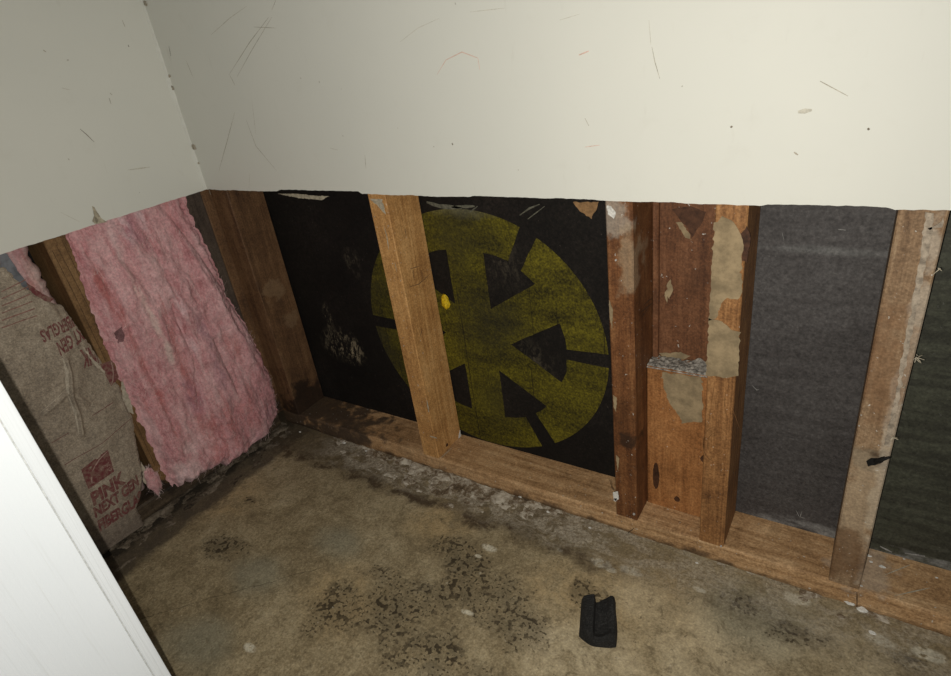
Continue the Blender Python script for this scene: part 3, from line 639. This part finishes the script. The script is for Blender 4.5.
# pale smears and a brown scrap under the cut
patch('paper_scrap', px_y([(573, 202), (599, 202), (597, 209), (593, 214), (592, 219), (587, 215), (580, 211)], Y1), fr_y(Y1), plain('brown_scrap', (0.27, 0.155, 0.07), .9, .3, 120), b1, .001, .003, .002, 3)
M_DUSTG = plain('pale_dust', (0.26, 0.25, 0.235), .9, .4, 150)
M_SMEAR = plain('dusty_smear', (0.12, 0.115, 0.085), .9, .45, 120)
for pts, w in (([(427, 202), (440, 206), (462, 208)], .010), ([(452, 207), (475, 206)], .007), ([(520, 215), (530, 208), (540, 204)], .0035), ([(528, 219), (545, 206)], .002), ([(470, 212), (478, 206)], .003)):
    ribbon('dust_smear', px_y(pts, Y1), w, fr_y(Y1), M_SMEAR, b1, .0012)
for pts, w in (([(838, 229), (846, 230)], .0012), ([(752, 385), (757, 390), (759, 389)], .0014), ([(796, 510), (799, 516)], .0013), ([(802, 511), (800, 517), (805, 518)], .0013), ([(782, 232), (784, 240)], .0008), ([(762, 525), (775, 531), (788, 537)], .005), ([(905, 553), (925, 556)], .004), ([(880, 546), (892, 552)], .004)):
    ribbon('dust_smear', px_y(pts, Y1), w, fr_y(Y1), M_DUSTG, b2, .0006)
# left wall backing
tag(slab('sheathing_board', -1.4, .085, Y1, Y1 + .012, 0.001, 2.36, M_SH_BLACK, True), 'black sheathing behind the pink insulation of the left wall', 'board')

# ---------------------------------------------------------------- left wall framing and insulation
UL0, UL1 = -.312, -.272
def rot_foot(v):
    return (0, 0, 0)
sL = tag(timber('wooden_stud', (UL0, T, PH + GAP), (UL1, Y1 - GAP, ZT), 'z', W_L, left=True, seed=11), 'brown grooved stud between the kraft paper and the pink insulation', 'stud', 'wall studs')
tag(timber('sill_plate', (-1.4, T, GAP), (-.004, Y1 - GAP, PH), 'x', W_LP, left=True, seed=12, ch=.004, jit=.0012), 'dark rotten sill plate under the pink insulation', 'timber plate')
p = on_l(87, 295, T)
patch('nail_hole', [(p.x + .003 * math.cos(a), p.z + .0045 * math.sin(a)) for a in [k * math.pi / 5 for k in range(10)]], fr_y(T), M_BLACK, sL, .0004, .002, .0008, 3)
for pts in ([(56, 245), (85, 300), (118, 370), (145, 425), (160, 460)], [(62, 240), (92, 302), (125, 372), (150, 425), (163, 455)], [(52, 250), (78, 302), (110, 370), (139, 430), (155, 466)]):
    ribbon('saw_groove', px_l(pts, T), .0011, fr_y(T), M_GROOVE, sL, .0002, taper=False)

def interp(tab, z):
    tab = sorted(tab)
    if z <= tab[0][0]: return tab[0][1]
    for (a, u), (b, w) in zip(tab, tab[1:]):
        if z <= b: return u + (w - u) * (z - a) / (b - a)
    return tab[-1][1]
def seg_d(p, a, b):
    a, b = Vector(a), Vector(b); t = max(0, min(1, (p - a).dot(b - a) / (b - a).length_squared)); return (p - a - (b - a) * t).length
def wool(name, Lt, Rt, z0, z1, dfun, nu, nz, amp, seed, mat, parent, bottom_rag=.012, back=.085, lim=None, slope=0.0, creases=()):
    """a batt of glass wool: torn uneven outline, folded lumpy face, edges rolling back into the cavity"""
    V = []; Fc = []
    for j in range(nz + 1):
        for i in range(nu + 1):
            a = i / nu
            zb = z0 + slope * (1 - a) + bottom_rag * (mn.noise((a * 9, seed, 1)) + .7 * mn.noise((a * 26, seed, 5)))
            z = zb + (z1 - zb) * (j / nz)
            lu = interp(Lt, z) + .005 * mn.noise((z * 40, seed, 3)) + .003 * mn.noise((z * 110, seed, 4))
            ru = interp(Rt, z) + .007 * mn.noise((z * 36, seed, 7)) + .004 * mn.noise((z * 110, seed, 8))
            u = lu + (ru - lu) * a
            e = min(a, 1 - a) * (ru - lu); ez = (z - zb)
            k = min(1, e / .022); kz = min(1, ez / .02)
            roll = (1 - math.sqrt(max(0, 1 - (1 - k) ** 2))) if k < 1 else 0
            rollz = (1 - math.sqrt(max(0, 1 - (1 - kz) ** 2))) if kz < 1 else 0
            q = Vector((u, z, seed)); w = Vector((u + z * .10, z * .30 - u * .05, seed))
            env = min(1, max(0, (HD + .012 - z) / .06))
            fold = mn.fractal(w * 18, .95, 2.1, 4) * amp * 1.15 + (abs(mn.noise(w * 9)) - .3) * amp * 1.3
            lump = mn.fractal(q * 34, 1.0, 2.0, 3) * amp * .30 + mn.noise(w * 95) * .0022 + mn.noise(w * 260) * .0012
            d = dfun(u, z, a) - (fold + lump) * (.25 + .75 * env) + roll * .04 + rollz * .03
            for cr, ch_, cw in creases:
                m_ = min(seg_d(Vector((u, z)), cr[k_], cr[k_ + 1]) for k_ in range(len(cr) - 1))
                if m_ < cw * 3: d += ch_ * math.exp(-(m_ / cw) ** 2) * (.3 + .7 * env)
            if z > HD - .016: d = max(d, T + .0015)
            d = min(d, T + back)
            if lim and (u < lim[0] or u > lim[2]): d = min(d, lim[1])
            V.append((u, d, max(z, .008)))
            if i and j:
                kx = j * (nu + 1) + i; Fc.append((kx - nu - 2, kx - nu - 1, kx, kx - 1))
    return obj(name, V, Fc, mat, parent, True), V
def fuzz(name, V, nu, n, parent, mat, seed, l0=.005, l1=.02, out=.003):
    rnd = random.Random(seed); P = []; Fc = []
    for _ in range(n):
        q = Vector(V[rnd.randrange(len(V))])
        if q.z > HD - .03 or q.y > T - .004: continue
        a = -.42 + rnd.gauss(0, .5); l = rnd.uniform(l0, l1); d = Vector((math.sin(-a), 0, math.cos(a))) * (1 if rnd.random() < .5 else -1)
        s = Vector((d.z, 0, -d.x)) * rnd.uniform(.00012, .00028); pr = []
        for t in (0, .35, .7, 1):
            o = -out * math.sin(t * math.pi * .8) * rnd.uniform(.4, 1.2) - .0008
            c = q + d * l * t + Vector((rnd.uniform(-1, 1) * l * .06, o, rnd.uniform(-1, 1) * l * .06)); c.z = max(c.z, .002)
            pr.append((c - s * (1 - .6 * t), c + s * (1 - .6 * t)))
        k = len(P)
        for x, y in pr: P += [x, y]
        for m in range(3): Fc.append((k + 2 * m, k + 2 * m + 1, k + 2 * m + 3, k + 2 * m + 2))
    return tag(obj(name, P, Fc, mat, parent), kind='stuff')

# pink batt between the left stud and the corner
def trace(pts, d): return [(p.z, p.x) for p in (on_l(x, y, dd) for (x, y), dd in zip(pts, d))]
Lt = trace([(66, 236), (77, 262), (93, 310), (107, 345), (126, 387), (146, 430), (160, 462), (168, 478)], [T, .008, .004, 0, 0, 0, .002, .002])
Rt = trace([(185, 197), (195, 224), (213, 255), (233, 300), (256, 335), (271, 365), (283, 398), (285, 414), (274, 432)], [T, .010, .004, -.004, -.010, -.016, -.020, -.020, -.02])
batt = bpy.data.objects.new('pink_insulation_batt', None); COL.objects.link(batt); batt.matrix_world = LMAT
tag(batt, 'fluffy pink glass wool batt beside the dark corner post', 'insulation')
def d_pink(u, z, a):
    s = math.sin(math.pi * min(max(a, 0), 1)) ** .6
    env = min(1, max(0, (HD - z) / .16)); low = min(1, max(0, (.34 - z) / .25))
    rightlow = min(1, max(0, (a - .3) / .7)) * env
    return T + .006 - env * (.012 + .022 * s) - .012 * rightlow - .006 * low * s
wo, WV = wool('glass_wool', Lt, Rt, .012, HD + .05, d_pink, 150, 320, .011, 3.0, M_WOOL, batt, .016, lim=(UL1 + .001, T - .001, -.0465), slope=.022, creases=[(px_l(p, -.015), h_, w_) for p, h_, w_ in (([(170, 205), (190, 232), (205, 255), (222, 285)], .010, .006), ([(95, 255), (112, 285), (135, 330)], .008, .006), ([(135, 330), (160, 385), (176, 430)], .006, .006), ([(120, 262), (150, 300), (172, 350)], -.006, .007), ([(172, 300), (195, 360), (200, 410)], .006, .005), ([(215, 340), (240, 400)], .006, .005), ([(190, 250), (225, 310), (250, 360)], -.006, .008))])
fuzz('loose_fibres', WV, 150, 2600, batt, M_FIB, 4, .004, .014, .0014)
fuzz('pale_loose_fibres', WV, 150, 1500, batt, M_FIB2, 5, .005, .018, .0015)
patch('paper_scrap', px_l([(114, 333), (118, 329), (122, 327), (124, 334), (123, 341), (118, 343)], -.016), fr_y(-.016), plain('purple_grey_scrap', (0.20, .10, .105), .95, .4, 90), batt, .001, .002, .004, 3)
for (x, y) in ((226, 470),):
    q = on_l(x, y, -.02)
# kraft-faced batt on the other side of the stud
kb = bpy.data.objects.new('kraft_insulation_batt', None); COL.objects.link(kb); kb.matrix_world = LMAT
tag(kb, 'brown paper faced insulation batt printed with red lettering', 'insulation')
Rk = trace([(33, 240), (45, 262), (57, 287), (69, 314), (84, 345), (110, 395), (140, 455), (150, 480)], [T + .014] * 8)
Rk = [(z, min(u, UL0 - .014)) for z, u in Rk]
kw, KV = wool('glass_wool', [(0, -.67), (.7, -.67)], Rk, .045, HD + .05, lambda u, z, a: T + .010 - .004 * math.sin(math.pi * a), 110, 180, .004, 7.0, M_WOOL2, kb, .006)
fuzz('loose_fibres', KV, 110, 500, kb, M_FIB2, 8, .004, .013, .002)
CR = [px_l(p) for p in ([(62, 358), (66, 372), (67, 395), (74, 412), (78, 432)], [(66, 388), (52, 402), (40, 412)], [(74, 395), (84, 402)], [(30, 282), (60, 330)], [(40, 292), (75, 345)])]
def d_paper(u, z):
    p = Vector((u, z))
    b = min(1, max(0, (-.315 - u) / .06))
    d = T - .0035 - .014 * b * (1 - .4 * min(1, max(0, (.12 - z) / .12)))
    d += .0028 * mn.fractal((u * 14, z * 14, 2.2), 1, 2, 4) + .0012 * mn.noise((u * 90, z * 90, 1))
    for c, h, w in zip(CR, (.0075, .0035, .003, .004, .004), (.0035, .0025, .003, .004, .004)):
        m = min(seg_d(p, c[k], c[k + 1]) for k in range(len(c) - 1))
        if m < w * 3: d -= h * math.exp(-(m / w) ** 2)
    if u > UL0 - .003: d = min(d, T - .0035)
    if z > HD - .02: d = max(d, T + .0012)
    return d
EDGE = [(-.01, interp([(0, 0)], 0))]
Re = [(p.z, p.x) for p in (on_l(x, y, T - .006) for x, y in [(0, 262), (12, 278), (24, 288), (42, 300), (63, 306), (76, 325), (93, 349), (111, 374), (121, 388), (127, 402), (134, 421), (138, 448), (143, 470), (141, 492), (135, 508)])]
zt = max(r[0] for r in Re)
V = []; Fc = []; nu, nz = 170, 240; z0 = .004
rows = []
for j in range(nz + 1):
    for i in range(nu + 1):
        z = z0 + (HD + .03 - z0) * j / nz
        ru = interp(Re, z) + .0022 * mn.noise((z * 90, 3, 1)) + .0018 * mn.noise((z * 240, 5, 1))
        if z > zt - .001: ru = interp(Re, zt) - (z - zt) * .9
        u = -.67 + (ru + .67) * (i / nu) ** .8
        V.append((u, d_paper(u, z) + (.003 * max(0, 1 - (nu - i) / 3)), z))
        if i and j:
            kx = j * (nu + 1) + i; Fc.append((kx - nu - 2, kx - nu - 1, kx, kx - 1))
paper = obj('paper_facing', V, Fc, M_KRAFT, kb, True)
fr_p = lambda a, b, o: (a, d_paper(a, b) - o, b)
for pts, w in (([(62, 358), (66, 372), (67, 395)], .0055), ([(67, 395), (74, 412), (78, 432)], .0035), ([(66, 388), (52, 402), (40, 412)], .0015)):
    ribbon('scuffed_crease', px_l(pts, T - .016), w, fr_p, M_CREASE, kb, .0007)
# folded-back upper edge showing its dark coated side, with a red printed corner
patch('folded_edge', px_l([(0, 252), (7, 254), (16, 268), (27, 284), (39, 303), (30, 301), (16, 287), (0, 268)], T - .006), fr_y(T - .006), M_FOLD, kb, .001, .004, .0015, 4)
patch('printed_corner', px_l([(26, 282), (33, 287), (43, 294), (53, 299), (50, 302), (38, 303), (32, 297)], T - .008), fr_y(T - .008), M_INK, kb, .001, .004, .0015, 4)
for pts in ([(108, 377), (111, 388), (117, 392)], [(111, 396), (116, 410), (120, 408)]): pass
for pts in ([(82, 345), (92, 358), (105, 371), (106, 375), (94, 364), (84, 351)], [(122, 378), (125, 390), (130, 400), (134, 414), (129, 412), (123, 400), (121, 388)], [(141, 462), (146, 470), (147, 486), (143, 482)]):
    patch('torn_edge', px_l(pts, T - .010), fr_y(T - .010), M_CREASE, kb, .0008, .003, .003, 5)

def lettering(text, p0, p1, ptop, bold=.02):
    """red print laid on the paper: baseline from pixel p0 to p1, cap height towards ptop"""
    cu = bpy.data.curves.new('txt', 'FONT'); cu.body = text; cu.size = 1; cu.offset = bold; cu.resolution_u = 3
    to = bpy.data.objects.new('txt', cu); COL.objects.link(to)
    bpy.context.view_layer.update()
    me = bpy.data.meshes.new_from_object(to.evaluated_get(bpy.context.evaluated_depsgraph_get()))
    bpy.data.objects.remove(to)
    bm = bmesh.new(); bm.from_mesh(me); bpy.data.meshes.remove(me)
    bmesh.ops.triangulate(bm, faces=bm.faces)
    bmesh.ops.subdivide_edges(bm, edges=[e for e in bm.edges if e.calc_length() > .12], cuts=2, use_grid_fill=False)
    bmesh.ops.triangulate(bm, faces=bm.faces)
    xs = [v.co.x for v in bm.verts]; x0, x1 = min(xs), max(xs); hc = .70
    A, B, Cc = (Vector(q) for q in px_l([p0, p1, ptop], T - .012))
    for v in list(bm.verts):
        q = A + (B - A) * ((v.co.x - x0) / (x1 - x0)) + (Cc - A) * (v.co.y / hc)
        v.co = fr_p(q.x, q.y, .0009)
    bmesh.ops.delete(bm, geom=[v for v in bm.verts if v.co.x > interp(Re, v.co.z) - .001], context='VERTS')
    return bm_obj('lettering', bm, M_INK, kb)
def off(p, d): return (p[0] + d[0], p[1] + d[1])
def logo(q, flip=False, words=True):
    Q = [Vector(k) for k in px_l(q, T - .012)]      # corners: bottom-left, bottom-right, top-right, top-left as read
    bil = lambda s, t: Q[0] * (1 - s) * (1 - t) + Q[1] * s * (1 - t) + Q[2] * s * t + Q[3] * (1 - s) * t
    def poly(name, st, mat, o):
        bm = bmesh.new(); n = 8; vs_ = []
        pts = []
        for i in range(len(st)):
            a, b = Vector(st[i]), Vector(st[(i + 1) % len(st)])
            pts += [a.lerp(b, k / 4) for k in range(4)]
        f = bm.faces.new([bm.verts.new(fr_p(*bil(p.x, p.y), o)) for p in pts]); bmesh.ops.triangulate(bm, faces=[f])
        bm_obj(name, bm, mat, kb)
    poly('printed_square', [(0, 0), (1, 0), (1, 1), (0, 1)], M_INK, .0009)
    poly('emblem_arc', [(.10, .03), (.16, .03), (.20, .30), (.38, .62), (.66, .86), (.97, .94), (.97, .97), (.62, .91), (.32, .66), (.14, .32)], M_KRAFT_INK, .0012)
    return lambda s, t: bil(s, t)
M_KRAFT_INK = plain('unprinted_line', (0.36, 0.24, 0.20), .8, .2, 150)
LG = [(87, 488.3), (112.8, 470.7), (106.6, 449), (79.7, 468.7)]
logo(LG)
# the two words in the square
def small(text, s0, s1, t0, t1):
    Q = [Vector(k) for k in LG]; bil = lambda s, t: Q[0] * (1 - s) * (1 - t) + Q[1] * s * (1 - t) + Q[2] * s * t + Q[3] * (1 - s) * t
    o = lettering(text, tuple(bil(s0, t0)), tuple(bil(s1, t0)), tuple(bil(s0, t1)), .0)
    o.data.materials[0] = M_KRAFT_INK
    for v in o.data.vertices: v.co.y -= .0005
small('OWENS', .38, .92, .36, .52); small('CORNING', .20, .94, .12, .30)
lettering('PINK', (92, 504.5), (125, 481), (88.5, 493), .05)
lettering('NEXT GEN', (94.5, 517), (139.5, 484), (91.5, 507.5), .05)
lettering('FIBERGLAS', (99.5, 531), (143, 500), (96.5, 521), .05)
# the same block printed upside down higher up, half lost in the fold
lettering('FIBERGLAS', (75, 314), (38, 331), (79, 325), .03)
lettering('NEXT GEN', (91, 322), (55, 343), (95, 334), .03)
lettering('PINK', (104, 345), (80, 351), (107, 362), .03)
Qf = [(114, 361), (102, 365), (113, 387), (121, 378)]
logo([Qf[0], Qf[1], Qf[2], Qf[3]])
for a, b in (((50, 442), (67, 432)), ((91, 415), (114, 403)), ((63, 464), (98, 444)), ((98, 444), (133, 419))):
    ribbon('printed_line', px_l([a, b], T - .012), .0016, fr_p, M_INK, kb, .0009, taper=False)
for k in range(6):
    ribbon('fine_print', px_l([(0, 291 + 7.2 * k), (24 + 2.2 * k, 279 + 7.2 * k)], T - .012), .0022, fr_p, plain('faded_ink', (0.24, 0.125, 0.10), .8, .3, 200), kb, .0009, taper=False)
# pink tuft pushed out under the stud foot
def puff(name, c, r, mat, parent, seed, n=14):
    V = []; Fc = []; m = n * 2
    for j in range(n + 1):
        for i in range(m):
            th = math.pi * j / n; ph = 2 * math.pi * i / m
            dv = Vector((math.sin(th) * math.cos(ph), math.sin(th) * math.sin(ph), math.cos(th)))
            k = 1 + .35 * mn.noise(dv * 2.2 + Vector((seed, 0, 0))) + .15 * mn.noise(dv * 6 + Vector((seed, 3, 0)))
            V.append((c[0] + dv.x * r[0] * k, c[1] + dv.y * r[1] * k, max(.003, c[2] + dv.z * r[2] * k)))
            if j: 
                a = j * m + i; b = j * m + (i + 1) % m; Fc.append((a - m, a, b, b - m))
    return obj(name, V, Fc, mat, parent, True)
q = on_l(153, 481, T - .013)
pf = puff('wool_tuft', (q.x, q.y, q.z), (.013, .010, .030), M_WOOL, kb, 3)
fuzz('tuft_fibres', [tuple(v.co) for v in pf.data.vertices], 1, 160, kb, M_FIB2, 12, .004, .014, .002)

# ---------------------------------------------------------------- debris along the plates
def crust(name, nx, ny, xf, yf, hf, mat, label):
    V = []; Fc = []
    for i in range(nx + 1):
        for j in range(ny + 1):
            x, y = xf(i / nx, j / ny), yf(i / nx, j / ny)
            V.append((x, y, hf(x, y, i / nx, j / ny)))
            if i and j:
                k = i * (ny + 1) + j; Fc.append((k - ny - 2, k - 1, k, k - ny - 1))
    return tag(obj(name, V, Fc, mat, None, True), label, 'debris', kind='stuff')
def h_back(x, y, s, t):
    e = 1 - t                                     # 1 at the plate
    dens = (.30 if x < .75 else max(.12, .30 - (x - .75) * .9)) + .95 * math.exp(-((x - .50) / .26) ** 2) + .35 * math.exp(-((x - 1.2) / .18) ** 2)
    n = mn.fractal((x * 30, y * 38, 3), .75, 2.1, 6)
    return max(-.0015, -.0046 + .0062 * dens * e ** .8 + .0045 * n * (.45 + .7 * dens) + .0015 * max(0, e - .85) / .15 - .006 * max(0, .2 - e) / .2)
crust('plaster_debris', 700, 80, lambda s, t: .012 + 1.5 * s, lambda s, t: T + .002 - (.085 + .012 * math.sin(s * 23)) * t, h_back, M_CRUST, 'pale crumbled plaster crust along the sill plate')
def h_left(x, y, s, t):
    e = 1 - t
    n = mn.fractal((x * 30, y * 22, 8), .8, 2.1, 5)
    return max(-.0015, -.0022 + .004 * e + .004 * n)
crust('dirt_debris', 60, 420, lambda s, t: -.028 + .10 * s - .04 * t * .9, lambda s, t: .008 - .9 * t, lambda x, y, s, t: h_left(x, y, t, s), M_CRUST_D, 'dark dirt and damp crumbs along the left wall foot')
rnd = random.Random(5)
def chip(px, py, Z, size, lab, grp, seed):
    p = on_z(px, py, Z); r = random.Random(seed); bm = bmesh.new()
    n = 7; hh = size * .35
    lo = [bm.verts.new((p.x + size * r.uniform(.6, 1.1) * math.cos(k * 6.283 / n), p.y + size * .6 * r.uniform(.6, 1.1) * math.sin(k * 6.283 / n), Z + .0003)) for k in range(n)]
    up = [bm.verts.new((v.co.x * .75 + p.x * .25, v.co.y * .75 + p.y * .25, Z + hh * r.uniform(.7, 1.2))) for v in lo]
    bm.faces.new(up); bm.faces.new(list(reversed(lo)))
    for k in range(n): bm.faces.new((lo[k], lo[(k + 1) % n], up[(k + 1) % n], up[k]))
    return tag(bm_obj('plaster_chip', bm, M_WHITE_CHIP), lab, 'chip', grp)
for i, (x, y, s, w) in enumerate(((869, 556, .004, 'touching the weathered right stud, farthest back'), (871, 562, .0035, 'second from the back, beside the weathered stud'),
        (882, 567, .005, 'a thumb right of the weathered stud, largest there'), (904, 559, .0025, 'tiny, against the green-black board'),
        (937, 578, .0025, 'tiny, nearest the right picture edge'), (861, 586, .003, 'at the front foot of the weathered right stud'))):
    chip(x, y, PH, s, 'white plaster chip on the sill plate, ' + w, 'plaster chips on the sill plate', i)
for i, (x, y, s, w) in enumerate(((366, 451, .004, 'left of the pine stud foot'), (344, 443, .007, 'largest one near the dark wall corner'), (520, 497, .004, 'midway between pine stud and red-brown stud'),
        (497, 486, .005, 'below the printed yellow wheel'), (300, 432, .004, 'right in the dark wall corner'), (850, 602, .012, 'largest one, below the weathered right stud'),
        (862, 610, .008, 'flat, just right below the weathered right stud'), (548, 512, .004, 'left of the red-brown stud foot'), (590, 528, .004, 'nearest the red-brown stud foot'),
        (872, 633, .006, 'farthest out on the floor at lower right'), (697, 563, .003, 'below the paired studs'))):
    chip(x, y, .004, s, 'white plaster crumb on the floor, ' + w, 'plaster crumbs on the floor', 20 + i)

# ---------------------------------------------------------------- yellow foam dab on the printed board
p = on_y(445.5, 302, Y1 - .004)
tag(puff('yellow_foam_dab', (p.x, Y1 - .0045, p.z), (.0085, .0055, .0145), M_YELLOW, None, 5), 'bright yellow foam dab on the printed board beside the pine stud', 'foam dab')

# ---------------------------------------------------------------- black foam chunk on the floor
def foam_chunk():
    # cross-section profile across the width (s in 0..1), swept along its length (t): left lobe, ridge, channel, right lobe
    o = on_z(597, 651); e = on_z(599, 604)
    L = Vector((e.x - o.x, e.y - o.y, 0)); ln = .077; L.normalize(); R_ = Vector((L.y, -L.x, 0))
    c = Vector((o.x, o.y, 0)) + L * .006
    Wd = .054
    prof = [(0, .004), (.02, .013), (.08, .0215), (.18, .026), (.30, .0285), (.395, .029), (.41, .0275), (.43, .013), (.50, .0105), (.60, .0115), (.72, .015), (.84, .021), (.92, .022), (.97, .019), (1, .005)]
    nt = 40; V = []; Fc = []; m = len(prof)
    for i in range(nt + 1):
        t = i / nt
        for k, (s, h) in enumerate(prof):
            # near end rounded and scooped, far end notched in the channel
            near = .18 * (1 - min(1, s / .42)) ** 1.6 if s < .42 else .035 * max(0, s - .8) / .2
            far = 1 - (.075 if s < .40 else (.12 * max(0, (.62 - s) / .22) + .02))
            if s > .42 and s < .62: far = .89 + .10 * (s - .42) / .2
            if s >= .62: far = .99 + .02 * math.sin((s - .62) * 8)
            tt = near + (far - near) * t
            hh = h
            if s > .41: hh = h + (.010 * max(0, .18 - t) / .18 if s < .9 else 0)      # channel closes at the near end
            en = min(1, t / .06, (1 - t) / .04); hh *= (.55 + .45 * math.sqrt(max(0, en)))
            wob = .0007 * mn.noise((s * 12, t * 16, 3)) + .0006 * mn.noise((s * 40, t * 60, 5))
            p = c + L * (tt * ln) + R_ * ((s - .5) * Wd + .0015 * math.sin(t * 5) * (1 if s > .9 else 0))
            V.append((p.x, p.y, max(.001, hh + wob)))
        for k, (s, h) in ((0, prof[0]), (m - 1, prof[-1])): pass
    for i in range(nt):
        for k in range(m - 1):
            Fc.append((i * m + k, i * m + k + 1, (i + 1) * m + k + 1, (i + 1) * m + k))
    nb = len(V)
    V += [(x, y, .0004) for (x, y, z) in list(V)]
    rim = [i * m for i in range(nt + 1)] + [nt * m + k for k in range(1, m)] + [i * m + m - 1 for i in range(nt - 1, -1, -1)] + [k for k in range(m - 2, 0, -1)]
    for a, b in zip(rim, rim[1:] + rim[:1]): Fc.append((a, b, b + nb, a + nb))
    Fc.append(tuple(r + nb for r in reversed(rim)))
    me = bpy.data.meshes.new('foam_chunk'); me.from_pydata(V, [], Fc); bm = bmesh.new(); bm.from_mesh(me)
    loose = [v for v in bm.verts if not v.link_faces]; bmesh.ops.delete(bm, geom=loose, context='VERTS')
    bmesh.ops.recalc_face_normals(bm, faces=bm.faces)
    return tag(bm_obj('foam_chunk', bm, M_FOAM, None, False), 'black foam chunk with a channel lying on the concrete floor', 'foam piece')
foam_chunk()

# ---------------------------------------------------------------- white door standing open at the left
dv = Vector((ray(85, 527).x, ray(85, 527).y)).normalized()
E0 = Vector((CAM.x, CAM.y)) + dv * 0.60
tv = Vector((-.20, -.98)).normalized(); nv = Vector((-tv.y, tv.x))
if nv.dot(Vector((CAM.x, CAM.y)) - E0) < 0: nv = -nv
# E0 is its free vertical arris; the face carries a shallow bevel along that edge
door = bpy.data.objects.new('door_1', None); COL.objects.link(door)
door.matrix_world = Matrix(((tv.x, -nv.x, 0, E0.x), (tv.y, -nv.y, 0, E0.y), (0, 0, 1, 0), (0, 0, 0, 1)))
tag(door, 'white wood-grain door standing open in the left foreground', 'door', kind='structure')
BV = .0125
prof = [(0, .0006), (.0006, 0), (BV, -.0046), (BV + .0005, -.0040), (BV + .0013, -.0040), (BV + .0018, -.0048), (.82, -.0048), (.82, .030), (0, .030)]
V = [(x, y, z) for z in (.006, 1.99) for x, y in prof]; n = len(prof)
Fc = [(k, (k + 1) % n, n + (k + 1) % n, n + k) for k in range(n)] + [tuple(reversed(range(n))), tuple(range(n, 2 * n))]
bm = bmesh.new(); me = bpy.data.meshes.new('t'); me.from_pydata(V, [], Fc); bm.from_mesh(me); bmesh.ops.recalc_face_normals(bm, faces=bm.faces)
bm_obj('door_leaf', bm, M_DOOR, door)
M_SEAM = plain('door_edge_seam', (0.50, 0.51, 0.50), .6, .2, 200)
obj('edge_seam', [(BV + .0004, -.0042, .01), (BV + .0014, -.0042, .01), (BV + .0014, -.0042, 1.985), (BV + .0004, -.0042, 1.985)], [(0, 1, 2, 3)], M_SEAM, door)
